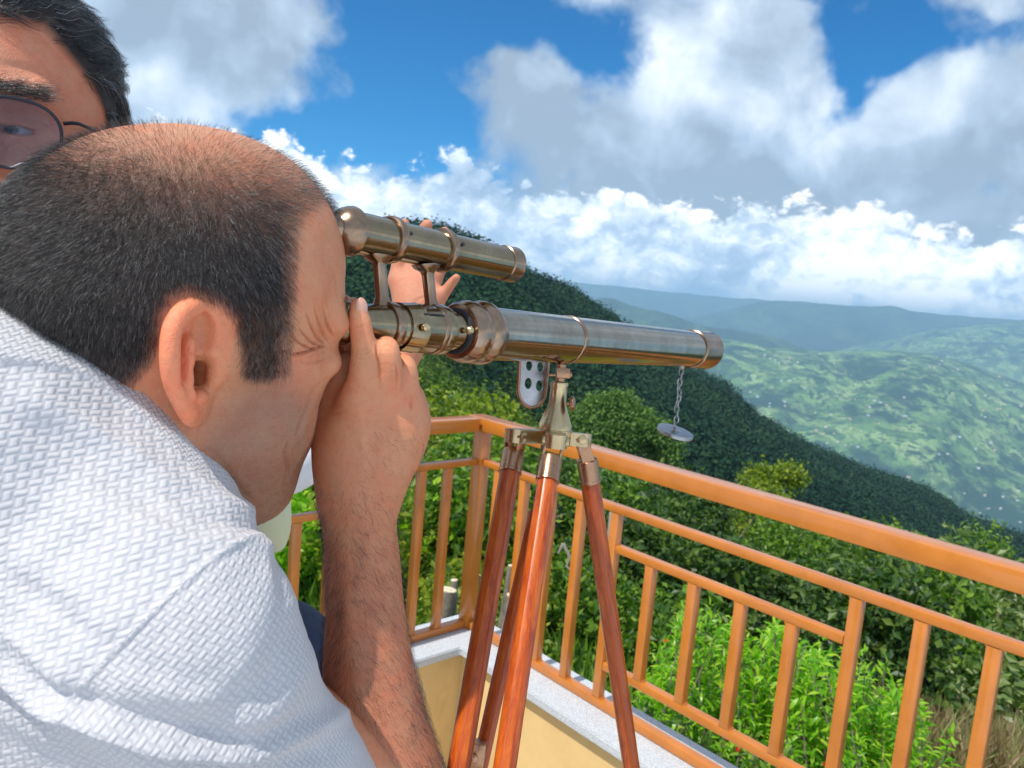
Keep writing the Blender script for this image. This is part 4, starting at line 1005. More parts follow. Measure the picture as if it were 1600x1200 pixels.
def crease(V, N, px_, face, lines):
    """press (amp < 0) or raise soft lines into the surface; each: (pixel polyline on the near side, width px, amplitude m)"""
    disp = np.zeros(len(V))
    for pl, wd, amp in lines:
        pl = smooth_line(pl); lo = pl.min(0) - 5 * wd; hi = pl.max(0) + 5 * wd
        m = np.nonzero(face & (px_ > lo).all(1) & (px_ < hi).all(1))[0]
        if len(m) == 0: continue
        d, t_ = segdist(px_[m], pl); env = np.sin(np.clip(t_, 0.03, .97) * math.pi) ** .6
        disp[m] += amp * env * (np.exp(-(d / wd) ** 2) - .35 * np.exp(-((d - 2.1 * wd) / (1.1 * wd)) ** 2))
    return V + N * disp[:, None]
def poly_in(Q, poly):
    poly = np.array(poly, float); x, y = Q.T; ins = np.zeros(len(Q), bool); j = len(poly) - 1
    for i in range(len(poly)):
        xi, yi = poly[i]; xj, yj = poly[j]; c = ((yi > y) != (yj > y)) & (x < (xj - xi) * (y - yi) / (yj - yi + 1e-12) + xi); ins ^= c; j = i
    return ins
def soft_poly(Q, poly, soft):
    """1 inside, 0 outside, with a soft edge of the given width"""
    ins = poly_in(Q, poly); d, _ = segdist(Q, list(poly) + [poly[0]]); sd_ = np.where(ins, d, -d); return np.clip(.5 + sd_ / soft, 0, 1)
def color_attr(o, name, col):
    a = o.data.color_attributes.new(name=name, type='FLOAT_COLOR', domain='POINT'); c = np.ones((len(col), 4), np.float32); c[:, :3] = col; a.data.foreach_set('color', c.ravel())
def W_all(V): return V @ MC.T + np.array(CAMP)

# ---------------------------------------------------------------- skin and cloth
def skin(name, base, fac=1., pores=1., sss=.12):
    m, t = material(name); tc = t.n('ShaderNodeTexCoord').outputs['Object']
    at = t.n('ShaderNodeAttribute', {'attribute_name': 'tint'})
    n = t.noise(tc, 55, 5, .6); n2 = t.noise(tc, 900, 3, .6); n3 = t.noise(tc, 260, 4, .65)
    v = t.n('ShaderNodeTexVoronoi', Vector=tc, Scale=1300.0)
    col = t.mix(1., (*base, 1), at.outputs['Color'], 'MULTIPLY')
    col = t.mix(t.mr(n, .38, .64, 0, .8), col, t.mix(1., col, (1.04, .80, .76, 1), 'MULTIPLY')); fk = t.noise(tc, 420, 2, .5); col = t.mix(t.mr(fk, .66, .74, 0, .35), col, t.mix(1., col, (.62, .50, .45, 1), 'MULTIPLY'))
    col = t.mix(t.mr(n3, .5, .72, 0, .30), col, t.mix(1., col, (.74, .64, .60, 1), 'MULTIPLY'))
    t.set(t.b, 'Base Color', col); t.b.inputs['Subsurface Weight'].default_value = sss
    t.b.inputs['Subsurface Radius'].default_value = (1., .35, .2); t.b.inputs['Subsurface Scale'].default_value = .004
    t.set(t.b, 'Roughness', t.mr(n3, .35, .65, .40, .56)); t.b.inputs['Specular IOR Level'].default_value = .45
    n6 = t.noise(tc, 130, 5, .7)
    bump(t, t.m('ADD', t.m('MULTIPLY', v.outputs['Distance'], .8 * pores), t.m('ADD', t.m('ADD', n3, n6), t.m('MULTIPLY', n2, .6))), .55, .0007)
    return m
def cloth(name):
    m, t = material(name); uv = t.n('ShaderNodeUVMap').outputs[0]; tc = t.n('ShaderNodeTexCoord').outputs['Object']
    s_ = t.n('ShaderNodeSeparateXYZ', i0=uv)
    wx = t.noise(tc, 60, 2, .5)
    X = t.m('ADD', s_.outputs[0], t.m('MULTIPLY', t.m('SUBTRACT', wx, .5), .35)); Y = t.m('ADD', s_.outputs[1], t.m('MULTIPLY', t.m('SUBTRACT', t.noise(tc, 55, 2, .5, 1), .5), .35))
    def bars(X, Y):      # short raised bars staggered row by row
        row = t.m('FLOOR', Y); xs = t.m('ADD', X, t.m('MULTIPLY', row, .5)); fx = t.m('FRACT', xs); fy = t.m('FRACT', Y)
        px_ = t.m('SUBTRACT', 1., t.m('POWER', t.m('ABSOLUTE', t.m('MULTIPLY_ADD', fx, 2., -1.)), 6.)); py_ = t.m('SUBTRACT', 1., t.m('POWER', t.m('ABSOLUTE', t.m('MULTIPLY_ADD', fy, 2., -1.)), 2.))
        return t.m('MULTIPLY', px_, py_, clamp=True)
    # basket weave: blocks of vertical and horizontal ribs
    cx_ = t.m('FLOOR', X); cy_ = t.m('FLOOR', Y); par_ = t.m('MODULO', t.m('ADD', t.m('ADD', cx_, cy_), 1000.), 2.)
    fx = t.m('FRACT', X); fy = t.m('FRACT', Y)
    rib = lambda a, b: t.m('MULTIPLY', t.mr(t.m('ABSOLUTE', t.m('MULTIPLY_ADD', a, 2., -1.)), .15, .80, 1, 0, True), t.m('SUBTRACT', 1., t.m('MULTIPLY', t.m('POWER', t.m('ABSOLUTE', t.m('MULTIPLY_ADD', b, 2., -1.)), 6.), .55)))
    h = t.m('ADD', t.m('MULTIPLY', rib(fx, fy), par_), t.m('MULTIPLY', rib(fy, fx), t.m('SUBTRACT', 1., par_)))
    fine = t.noise(tc, 1500, 2, .6)
    t.set(t.b, 'Base Color', t.mix(t.mr(h, 0, .5, 1, 0), (.55, .535, .55, 1), (.47, .455, .48, 1))); t.b.inputs['Roughness'].default_value = .8
    t.b.inputs['Sheen Weight'].default_value = .15
    bump(t, t.m('ADD', h, t.m('MULTIPLY', fine, .16)), .52, .0011)
    return m
M_skin1 = skin('skin_tan', (.64, .275, .140)); M_skin2 = skin('skin_rosy', (.62, .26, .15)); M_cloth = cloth('woven_white_cloth')
def hair_mat(name, c0, c1, rough=.35):
    m, t = material(name); hi_ = t.n('ShaderNodeHairInfo')
    t.set(t.b, 'Base Color', t.ramp(hi_.outputs['Random'], [(0, c0), (.75, c1), (.90, (c1[0] * 2.2, c1[1] * 2.1, c1[2] * 2.)), (1, (.42, .41, .40))])); t.b.inputs['Roughness'].default_value = rough; t.b.inputs['Specular IOR Level'].default_value = .7; return m  # the palest few strands carry glints in their colour
def strands(name, root, tipv, mat, parent, rad, segs=4, curl=None):
    """hair strands: root (n,3), control rows: list of (n,3) offsets, all world space"""
    n = len(root); K = len(tipv) + 1
    hc = bpy.data.hair_curves.new(name); hc.add_curves([K] * n)
    P_ = np.stack([root] + [root + v for v in tipv], 1).reshape(-1, 3) - np.array(parent.matrix_world.translation)
    hc.points.foreach_set('position', P_.astype(np.float32).ravel()) if hasattr(hc.points[0], 'position') else None
    hc.attributes['position'].data.foreach_set('vector', P_.astype(np.float32).ravel())
    ra = hc.attributes.get('radius') or hc.attributes.new('radius', 'FLOAT', 'POINT')
    w = np.linspace(1, .35, K)[None] * np.asarray(rad).reshape(-1, 1) * np.ones((n, 1)); ra.data.foreach_set('value', w.astype(np.float32).ravel())
    hc.materials.append(mat); o = bpy.data.objects.new(name, hc); C.objects.link(o); o.parent = parent; return o
def sample_surface(V, F, wgt, n, r):
    """n random points over quads weighted by area * mean vertex weight: positions, face ids, bary mix"""
    a = np.linalg.norm(np.cross(V[F[:, 2]] - V[F[:, 0]], V[F[:, 3]] - V[F[:, 1]]), axis=1) * wgt[F].mean(1); p = a / a.sum()
    fi = r.choice(len(F), n, p=p); s_, t_ = r.uniform(size=(2, n, 1)); q = F[fi]
    return (V[q[:, 0]] * (1 - s_) + V[q[:, 1]] * s_) * (1 - t_) + (V[q[:, 3]] * (1 - s_) + V[q[:, 2]] * s_) * t_, fi

# ---------------------------------------------------------------- heads
def head_frame(yaw, pitch, roll, t_, S):
    B = np.array([[1, 0, 0], [0, 0, -1], [0, -1, 0]], float).T
    cy, sy = math.cos(yaw), math.sin(yaw); Ry = np.array([[cy, 0, -sy], [0, 1, 0], [sy, 0, cy]])
    c, s_ = math.cos(pitch), math.sin(pitch); Rp = np.array([[c, 0, s_], [0, 1, 0], [-s_, 0, c]])
    c, s_ = math.cos(roll), math.sin(roll); Rr = np.array([[1, 0, 0], [0, c, -s_], [0, s_, c]])
    return Ry @ B @ Rp @ Rr, np.array(t_, float), S
def head_body(B, squint=True, chub=1., ear_out=.5, full=True):
    """adds a head in its own frame (forward, right side, up) to a Body; both sides built"""
    e, c = B.ell, B.cone
    e((-.006, 0, .050), (.096, .0770, .084), .02); e((.024, 0, .060), (.074, .068, .070), .03)
    e((-.045, 0, .020), (.068, .068, .062), .03)
    e((.040, 0, -.015), (.056, .056, .080), .03); e((.030, 0, -.050), (.052, .056 * chub, .050), .03)
    for s_ in (1, -1):
        c((.002, .055 * s_, -.048), (.066, .014 * s_, -.080), .017 * chub, .016, .022)
        e((.046, .041 * s_, -.030), (.036, .030 * chub, .040), .022)
        e((.060, .045 * s_, .002), (.024, .022, .018), .016)
        c((.000, .064 * s_, .004), (.052, .054 * s_, .002), .010, .012, .016)
        e((.010, .058 * s_, .040), (.05, .018, .045), .02)
        c((.092, .010 * s_, .043), (.078, .045 * s_, .042), .0125, .0125, .012)
    e((.068, 0, -.081), (.020, .024, .017), .018)
    e((.076, 0, -.046), (.026, .031, .028), .018)
    e((.035, 0, -.088), (.050, .046 * chub, .026), .025)
    # eye sockets and lids
    for s_ in (1, -1):
        e((.102, .032 * s_, .018), (.016, .017, .010), .012, op='s')
        e((.078, .034 * s_, .022), (.0155, .019, .0135), .007)
        if squint:
            e((.086, .036 * s_, .034), (.012, .022, .009), .008); e((.084, .038 * s_, .009), (.013, .021, .010), .009)
    # nose
    c((.094, 0, .034), (.114, 0, -.006), .0085, .0105, .010); e((.1145, 0, -.011), (.0115, .0115, .0105), .008)
    for s_ in (1, -1):
        e((.103, .0125 * s_, -.0145), (.0115, .0085, .0088), .005)
        e((.104, .0065 * s_, -.0225), (.0050, .0030, .0045), .002, op='s')
        e((.090, .016 * s_, .002), (.014, .012, .024), .012)
    # lips
    for s_ in (1, -1):
        c((.1035, .001 * s_, -.0405), (.090, .0225 * s_, -.0470), .0052, .0035, .004)
        c((.1015, .001 * s_, -.0535), (.089, .0215 * s_, -.0490), .0058, .0035, .004)
        c((.1085, .000, -.0468), (.0925, .0245 * s_, -.0482), .0012, .0010, .0015, op='s')
    # neck
    c((-.030, 0, -.035), (-.095, 0, -.150), .058 * chub, .062 * chub, .03); c((.000, 0, -.075), (-.06, 0, -.16), .048 * chub, .050, .03)
    # ears
    for s_ in (1, -1):
        a = ear_out; e1 = np.array([-math.cos(a), math.sin(a) * s_, 0]); tl = .16
        e2 = np.array([-math.sin(tl), 0, math.cos(tl)]); e1 = e1 - e2 * (e1 @ e2); e1 /= np.linalg.norm(e1); e3 = np.cross(e1, e2) * 1.0
        if e3[1] * s_ < 0: e3 = -e3
        O = np.array([.002, .0705 * s_, .000]); q = lambda x, y, z=0.: O + e1 * (x * .93) + e2 * (y * .92) + e3 * z; R = np.array([e1, e2, e3])
        e(q(.016, .006, -.0050), (.0165, .0285, .0030), .005, R)
        e(q(.004, .004, -.008), (.012, .024, .010), .008, R)
        e(q(.012, -.0225, -.0020), (.0105, .0125, .0036), .005, R)
        hx = [(.010, .001, -.002), (.003, .010, .001), (.001, .022, .002), (.006, .032, .002), (.015, .0375, .0015), (.025, .0345, .001), (.0325, .026, .001), (.0350, .014, .0015), (.0338, .002, .001), (.0290, -.010, .000), (.0215, -.020, -.001), (.016, -.027, -.002)]
        hx = [tuple(x) for x in smooth_line(hx, 26)]
        for i in range(len(hx) - 1):
            rr = .0046 if 3 < i < 20 else .0041; c(q(*hx[i]), q(*hx[i + 1]), rr, rr, .0032)
        ah = [(.010, -.0165, .000), (.0185, -.013, .0015), (.0235, -.004, .002), (.0235, .007, .002), (.0190, .017, .001), (.012, .024, -.001)]
        for i in range(len(ah) - 1): c(q(*ah[i]), q(*ah[i + 1]), .0038, .0036, .003)
        e(q(.0125, .0215, .004), (.0058, .0125, .0062), .0035, R, 's'); e(q(.0285, .010, .004), (.0028, .0150, .0046), .003, R, 's')
        e(q(.0115, -.0045, .003), (.0080, .0120, .0100), .0035, R, 's')
        e(q(.0055, -.004, -.016), (.0052, .0084, .023), .0025, R, 's')
        e(q(-.001, -.0045, .002), (.0050, .0072, .0042), .004, R); e(q(.0105, -.0165, .000), (.0042, .0036, .0036), .003, R)
    return B
# ================================================================ the man at the eyepiece
man = thing('person', P(250, 900, .46), 'man in a white woven shirt bending to look through the telescope, near-bald cropped hair', 'person')
HR, HT, HS = head_frame(math.radians(36.8), math.radians(6.7), math.radians(-11.1), (-.2178, -.0243, .5034), 1.028)
def to_c(L_):
    L2 = np.array(L_, float); L2[:, 0] -= .11 * np.clip(L2[:, 0] - .035, 0, 1); return (L2 * HS) @ HR.T + HT
hb_ = head_body(Body(), True, 1.03, .62)
hv, hfc = hb_.surface((-.20, -.115, -.19), (.135, .115, .145), .0020, 1)
loc = hv.copy(); hv = to_c(hv)
flip = np.linalg.det(HR) < 0
if flip: hfc = hfc[:, ::-1]
hn = vnormals(hv, hfc)
if ((hv - HT) * hn).sum() < 0: hfc = hfc[:, ::-1]; hn = -hn
hpx = topx(hv); near = (hn * hv).sum(1) < .12 * np.linalg.norm(hv, axis=1)
near &= loc[:, 1] > -.01
wr = [  # squint lines around the closed eye
 ([(440, 548), (460, 553), (480, 549), (496, 543), (510, 540)], 1.5, -.0034),
 ([(450, 522), (466, 534), (482, 543), (498, 546)], 1.6, -.0026), ([(466, 512), (478, 526), (490, 537), (504, 541)], 1.6, -.0026),
 ([(479, 490), (486, 510), (495, 527), (508, 538)], 1.7, -.0026), ([(492, 478), (496, 500), (504, 520), (514, 534)], 1.7, -.0024), ([(504, 470), (507, 492), (513, 512), (520, 526)], 1.7, -.0022),
 ([(443, 528), (455, 534), (468, 541)], 1.6, -.0007), ([(462, 558), (482, 566), (500, 562), (512, 552)], 2.2, -.0009), ([(500, 552), (496, 566), (486, 580)], 2.2, -.0007), ([(512, 556), (506, 568), (500, 576)], 2., -.0006),
 ([(452, 690), (446, 712), (450, 735), (444, 752)], 3.2, -.0016), ([(480, 640), (470, 665), (464, 684)], 3.5, -.0010), ([(498, 600), (486, 625), (480, 645)], 4., -.0008),
 ([(524, 420), (528, 450), (528, 470)], 3, -.0006), ([(200, 560), (215, 600), (245, 650)], 6, -.0008), ([(330, 700), (370, 760), (400, 790)], 6, -.0010)]
hv = crease(hv, hn, hpx, near, wr)
# colour of the skin: dark hair roots, stubble, ears, cheeks
mir = loc.copy(); mir[:, 1] = np.abs(mir[:, 1]); mpx = topx(to_c(mir))
nrm_l = hn @ HR; 
hair_poly = [(515, 300), (468, 322), (452, 345), (447, 400), (446, 460), (440, 520), (436, 578), (412, 588), (386, 580), (386, 545), (377, 505), (360, 482), (345, 470), (318, 458), (290, 450), (262, 462), (246, 490), (242, 530), (226, 570), (200, 600), (150, 610), (60, 660), (-300, 640), (-300, -200), (515, -200)]
hm1 = np.where(mpx[:, 0] > 440, soft_poly(mpx, hair_poly, 40), soft_poly(mpx, hair_poly, 24))
hm1 = np.where(mir[:, 1] < .035, np.clip((.088 - loc[:, 0]) / .012, 0, 1) * np.clip((loc[:, 2] + .03) / .02, 0, 1) * ((loc[:, 2] > .06) | (loc[:, 0] < .0)), hm1)
isear = (mir[:, 1] > np.where(loc[:, 2] > .012, .0845, .080)) & (loc[:, 2] < .045) & (loc[:, 2] > -.045) & (loc[:, 0] < .006) & (loc[:, 0] > -.05)
hm1 = np.where(isear | ((loc[:, 2] < -.06)), 0, hm1)
cr = np.sqrt(((loc[:, 0] + .004) / .078) ** 2 + (loc[:, 1] / .056) ** 2 + ((loc[:, 2] - .135) / .05) ** 2); bald = np.clip(1.45 - cr, 0, 1) ** .8
top = np.clip((loc[:, 2] - .06) / .06, 0, 1)
side_burn = soft_poly(mpx, [(452, 440), (444, 520), (440, 584), (382, 586), (384, 545), (376, 500), (400, 450)], 14)
dens = hm1 * (1 - .93 * bald) * (1 - .66 * top) * (1 - .93 * side_burn * np.clip((mpx[:, 1] - 450) / 60, 0, 1))
tint = np.ones((len(hv), 3))
tint *= 1 - (np.clip(dens, 0, 1) ** .6 * .95)[:, None] * (1 - np.array([.045, .10, .19])); 
tint *= 1 + bald[:, None] * np.array([0, .12, .25])
beard = soft_poly(mpx, [(440, 580), (470, 600), (500, 625), (500, 700), (470, 800), (400, 860), (300, 800), (300, 690), (350, 640), (380, 590)], 60) * (1 - hm1); lips_ = (np.abs(loc[:, 1]) < .026) & (loc[:, 0] > .084) & (loc[:, 2] < -.036) & (loc[:, 2] > -.058)
beard = np.where(lips_, 0, beard); tint *= 1 - beard[:, None] * np.array([.42, .34, .24])
tint = np.where(lips_[:, None], tint * [.85, .55, .55], tint)
ered = np.clip((mir[:, 1] - .072) / .01, 0, 1) * (np.abs(loc[:, 2]) < .045) * (loc[:, 0] < .01); tint *= 1 + ered[:, None] * np.array([.28, .02, .0])
chk = soft_poly(mpx, [(455, 560), (500, 570), (505, 600), (470, 640), (430, 610)], 50); tint *= 1 + chk[:, None] * np.array([.05, -.06, -.05])
HV, HF, HTINT = W_all(hv), hfc, tint

# ---- right forearm and hand, in camera metric space
def cpx(u, v, d): return Pc(u, v, d)
def rp(r, d): return r * d / FPX
arm = Body()
def ch(pts, k=.006, kj=None): arm.chain([(Pc(u, v, d), rp(r, d)) for u, v, d, r in pts], k, kj)
ch([(640, 1330, .56, 84), (606, 1200, .560, 82), (592, 1150, .560, 79), (577, 1060, .560, 72), (571, 967, .560, 62), (566, 873, .560, 58), (560, 790, .556, 55), (560, 755, .553, 53)], .03)
ch([(556, 770, .553, 48), (556, 700, .548, 50), (562, 650, .542, 42), (560, 622, .532, 25)], .02)
ch([(570, 760, .556, 42), (592, 690, .552, 46), (608, 640, .548, 34), (602, 612, .540, 22)], .02)
ch([(580, 750, .560, 36), (618, 690, .560, 38), (632, 655, .558, 28), (632, 630, .556, 22)], .02)
ch([(588, 740, .566, 28), (626, 690, .568, 26), (641, 662, .568, 19)], .02)
arm.ell(Pc(540, 690, .555), (.021, .030, .018), .02)                     # ball of the thumb
arm.ell(Pc(520, 660, .556), (.013, .018, .013), .012)
# fingers (each rooted in its knuckle): index along the tube side, the others curling under it
ch([(560, 626, .531, 25), (566, 590, .5245, 22.5), (569, 558, .5195, 20.8), (568, 540, .518, 19.2), (564, 514, .516, 17.4), (562, 503, .5155, 17.2), (560, 490, .515, 14.8), (559, 481, .515, 12.6)], .009, .004)
ch([(602, 618, .539, 24), (608, 580, .528, 20.5), (607, 548, .524, 17.5), (602, 542, .534, 16.5), (592, 545, .560, 15.5), (590, 530, .572, 14)], .008, .004)
ch([(632, 636, .555, 22), (637, 600, .547, 18), (634, 572, .545, 16), (622, 568, .562, 15.5), (615, 560, .578, 14)], .008, .004)
ch([(647, 664, .568, 19), (650, 634, .566, 16), (645, 612, .570, 14.5), (632, 604, .585, 13.5)], .008, .004)
ch([(522, 668, .556, 24), (518, 630, .552, 19), (526, 600, .548, 16.5), (536, 572, .546, 15), (540, 560, .546, 12.5)], .010, .004)   # thumb
arm.ell(Pc(638, 660, .552), (.011, .014, .010), .012)
av, af = arm.surface((-.155, -.072, .475), (-.045, .40, .625), .0021, 1)
an = vnormals(av, af)
if (an * (av - np.array([np.interp(av[:, 1], [-.05, .3], [-.1, -.09]), av[:, 1], np.full(len(av), .553)]).T)).sum() < 0: af = af[:, ::-1]; an = -an
apx = topx(av); anear = an[:, 2] < .25
av = crease(av, an, apx, anear, [([(549, 548), (560, 553), (572, 552), (583, 546)], 1.6, -.0007), ([(549, 554), (562, 560), (582, 555)], 1.5, -.0006), ([(551, 541), (565, 545), (581, 540)], 1.4, -.0005),
    ([(548, 506), (560, 510), (574, 507)], 1.4, -.0006), ([(548, 512), (560, 516), (575, 512)], 1.3, -.0004),
    ([(592, 596), (592, 570), (589, 555), (588, 540)], 1.8, -.0020), ([(620, 608), (621, 590), (619, 572)], 1.8, -.0018), ([(641, 640), (643, 618)], 1.8, -.0014),
    ([(575, 640), (585, 690), (580, 740)], 12, -.0007), ([(608, 650), (612, 700), (600, 745)], 10, -.0006), ([(632, 665), (630, 710), (615, 745)], 9, -.0005),
    ([(560, 650), (568, 700), (566, 750)], 7, .0005), ([(600, 640), (602, 690), (590, 745)], 7, .0005),
    ([(510, 772), (540, 780), (575, 778), (610, 768)], 3, -.0006), ([(508, 780), (545, 790), (600, 782)], 3, -.0005), ([(545, 900), (550, 1000), (560, 1100)], 14, .0015), ([(520, 880), (522, 980), (515, 1070)], 9, -.0012),
    ([(596, 545), (604, 540), (613, 545)], 1.6, -.0005), ([(512, 640), (525, 645), (540, 640)], 2, -.0005)])
# finger nail of the index: flattened plate
nail = ((apx[:, 0] - 561.5) / 8.5) ** 2 + ((apx[:, 1] - 479) / 11) ** 2
nm_ = np.clip(1.15 - nail, 0, 1) ** .5 * anear; av = av + an * ((nm_ > .05) * .00025)[:, None]
atint = np.ones((len(av), 3)); 
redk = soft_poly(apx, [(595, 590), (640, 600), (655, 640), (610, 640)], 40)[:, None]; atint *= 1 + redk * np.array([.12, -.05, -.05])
atint *= 1 + np.clip((570 - apx[:, 1]) / 80, 0, 1)[:, None] * np.array([.22, .20, .18])  # sunlight on the upper fingers, put into the skin colour
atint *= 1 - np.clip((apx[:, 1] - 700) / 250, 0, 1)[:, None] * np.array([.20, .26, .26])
nl = (((apx[:, 0] - 568) / 6.5) ** 2 + ((apx[:, 1] - 480) / 11) ** 2 < 1) & anear; atint = np.where(nl[:, None], atint * [1.10, 1.05, 1.25], atint)
# ---- left hand closing on the far side of the eyepiece, with its forearm
lh = Body()
def chl(pts, k=.006, kj=None): lh.chain([(Pc(u, v, d), rp(r, d)) for u, v, d, r in pts], k, kj)
chl([(300, 900, .68, 52), (360, 760, .675, 48), (465, 640, .64, 36), (500, 600, .625, 32)], .02)
chl([(500, 620, .625, 34), (510, 560, .61, 30), (514, 530, .595, 20)], .02)
for (a, b, c_, e_) in (((512, 530, .597, 16), (520, 492, .580, 14), (530, 474, .562, 13), (536, 470, .552, 11)), ((528, 545, .600, 15), (545, 510, .595, 13), (552, 485, .580, 12), (556, 476, .566, 10)),
                      ((540, 560, .603, 14), (565, 540, .603, 12.5), (575, 510, .590, 11.5), (578, 500, .58, 10)), ((545, 575, .604, 13), (572, 562, .605, 11), (590, 545, .598, 10.5), (594, 535, .59, 9))):
    chl([(505, 585, .62, 22), a, b, c_, e_], .01, .004)
chl([(505, 600, .612, 22), (512, 585, .592, 17), (522, 566, .575, 15), (527, 552, .566, 12)], .01, .004)
lv, lf = lh.surface((-.235, -.075, .535), (-.085, .19, .70), .0028, 0)
ln_ = vnormals(lv, lf)
def merge(parts):
    V, F, T_ = [], [], []; k = 0
    for v, f, t_ in parts: V.append(v); F.append(f + k); T_.append(t_); k += len(v)
    return np.concatenate(V), np.concatenate(F), np.concatenate(T_)
# hidden upper body joins the limbs under the shirt
tb = Body(); tb.chain([(Pc(60, 640, .50), .055), (Pc(60, 800, .52), .10), (Pc(-60, 1300, .60), .14)], .03); tb.chain([(Pc(200, 940, .46), .05), (Pc(380, 1120, .50), .045), (Pc(606, 1230, .555), .034)], .03); tb.chain([(Pc(60, 820, .52), .07), (Pc(200, 940, .46), .05)], .03)
tb.chain([(Pc(120, 800, .62), .05), (Pc(300, 900, .68), .028)], .03)
tv_, tf_ = tb.surface((-.60, -.05, .30), (-.04, .52, .80), .008, 0)
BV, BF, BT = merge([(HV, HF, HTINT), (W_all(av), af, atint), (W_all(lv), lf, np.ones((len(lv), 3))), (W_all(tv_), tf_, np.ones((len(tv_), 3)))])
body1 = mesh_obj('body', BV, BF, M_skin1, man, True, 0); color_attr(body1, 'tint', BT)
fc0 = Pc(560.5, 484, .515); fn0 = np.array([.62, -.12, -.78]); fn0 /= np.linalg.norm(fn0); fa0 = Pc(559, 481, .515) - Pc(562, 503, .5155); fa0 /= np.linalg.norm(fa0); fb0 = np.cross(fn0, fa0); fb0 /= np.linalg.norm(fb0); fn1 = np.cross(fa0, fb0)
if fn1 @ fn0 < 0: fn1 = -fn1
nb_ = Body(); nb_.ell(fc0 + fn0 * .0046 + fa0 * .0012, (.0062, .0043, .0019), .001, np.array([fa0, fb0, fn1]))
nvv, nff = nb_.surface(fc0 - .012, fc0 + .012, .0006, 0); M_nail, t = material('fingernail'); t.set(t.b, 'Base Color', (.72, .36, .27)); t.b.inputs['Roughness'].default_value = .25; t.b.inputs['Subsurface Weight'].default_value = .1
mesh_obj('fingernail', W_all(nvv), nff, M_nail, man, True, 0)
# ---- cropped hair
r = np.random.default_rng(3)
NW = W_all(hn) - np.array(CAMP)
def sw(v): return v @ MC.T
M_hair1 = hair_mat('dark_cropped_hair', (.005, .005, .006), (.016, .016, .018), .26)
M_burn = hair_mat('brown_curly_hair', (.020, .012, .008), (.060, .036, .024), .35)
def local_dir(f, s_, u): return sw((np.array([f, s_, u], float)[None] * 1.) @ HR.T)[0]
def scalp(nh, wgt, length, rad, name, layv, jit=.35, lift=.75, mat=None):
    pos, fi = sample_surface(HV, HF, wgt, nh, r); q = HF[fi]; nn = NW[q].mean(1); nn /= np.linalg.norm(nn, axis=1, keepdims=True)
    lay = layv[q].mean(1); d0 = nn * lift + lay + r.normal(size=pos.shape) * jit * .5; d0 /= np.linalg.norm(d0, axis=1, keepdims=True)
    d1 = d0 - nn * .35 + lay * .5; d1 /= np.linalg.norm(d1, axis=1, keepdims=True); L = (length[q].mean(1) * r.uniform(.55, 1.25, nh))[:, None]
    return strands(name, pos - nn * .0005, [d0 * L * .5, d0 * L * .5 + d1 * L * .5], mat or M_hair1, man, rad * r.uniform(.7, 1.2, nh))
fwd_l, up_l = local_dir(1, 0, 0), local_dir(0, 0, 1)
# hair lies away from the crown whorl: down the back, down the sides, forward over the top
lay_l = np.stack([np.clip((loc[:, 0] + .03) / .05, -1, 1) * .6 * (loc[:, 2] > .03), np.sign(loc[:, 1]) * .1, -np.ones(len(loc)) * np.clip((.13 - loc[:, 2]) / .05, 0, 1) * .8], 1)
lay_w = sw(lay_l @ HR.T)
length = np.where(loc[:, 2] > .07, .0072, .0062); length = np.where((mpx[:, 1] > 490) & (mpx[:, 0] > 370), .0085, length); length = np.where(loc[:, 2] < .0, length * .6, length)
side_burn = soft_poly(mpx, [(452, 440), (444, 520), (440, 584), (382, 586), (384, 545), (376, 500), (400, 450)], 10) * (loc[:, 1] > .03)
scalp(92000, dens + hm1 * .03, length * (1.15 - .45 * bald), .000060, 'hair', lay_w, .45, .95)
scalp(2600, side_burn * hm1, length * 1.15, .00008, 'sideburn_hair', lay_w + sw((np.array([[-.25, .1, -.4]]) @ HR.T)), 1.1, .55, M_burn)
scalp(15000, beard * np.clip((mpx[:, 1] - 560) / 80, 0, 1), np.full(len(loc), .0013), .00005, 'stubble', lay_w, .4, .8)
fn = soft_poly(mpx, [(500, 300), (530, 420), (500, 470), (455, 480), (440, 330)], 30) * (1 - hm1)
# brow
brow = np.exp(-((loc[:, 2] - .047) / .0045) ** 2) * (np.abs(loc[:, 1]) > .010) * (np.abs(loc[:, 1]) < .052) * (loc[:, 0] > .06)
scalp(1300, brow + 1e-9, np.full(len(loc), .007), .00006, 'eyebrow', sw(np.stack([-.3 + 0 * loc[:, 0], np.sign(loc[:, 1]) * 1., -.1 + 0 * loc[:, 0]], 1) @ HR.T), .3, .3)
# arm hair
AVw = W_all(av); ANw = sw(an)
aw = (np.clip((apx[:, 1] - 735) / 120, 0, 1) * (.35 + .65 * np.clip((620 - apx[:, 0]) / 80, 0, 1) + .5 * np.clip((apx[:, 0] - 630) / 20, 0, 1))) * (apx[:, 1] < 1260)
bh = np.clip(1 - np.abs(apx[:, 1] - 700) / 50, 0, 1) * .25; aw = aw + bh * (apx[:, 0] > 560)
nh = 8500; pos, fi = sample_surface(AVw, af, aw, nh, r); q = af[fi]; nn = ANw[q].mean(1); pxq = apx[q].mean(1)
dn = sw(np.stack([np.where(pxq[:, 0] < 545, -.25, .55) + r.normal(size=nh) * .25, np.ones(nh) * .75 + r.normal(size=nh) * .25, r.normal(size=nh) * .2], 1)); dn -= nn * (dn * nn).sum(1, keepdims=True)
dn /= np.linalg.norm(dn, axis=1, keepdims=True); L = r.uniform(.003, .014, (nh, 1)); d0 = dn * .9 + nn * .35; cu = np.cross(nn, dn) * r.normal(size=(nh, 1)) * .3
strands('arm_hair', pos, [d0 * L * .4, d0 * L * .7 + cu * L * .3, dn * L * 1. + nn * L * .15 + cu * L * .8], M_hair1, man, .000045 * r.uniform(.6, 1.4, nh))

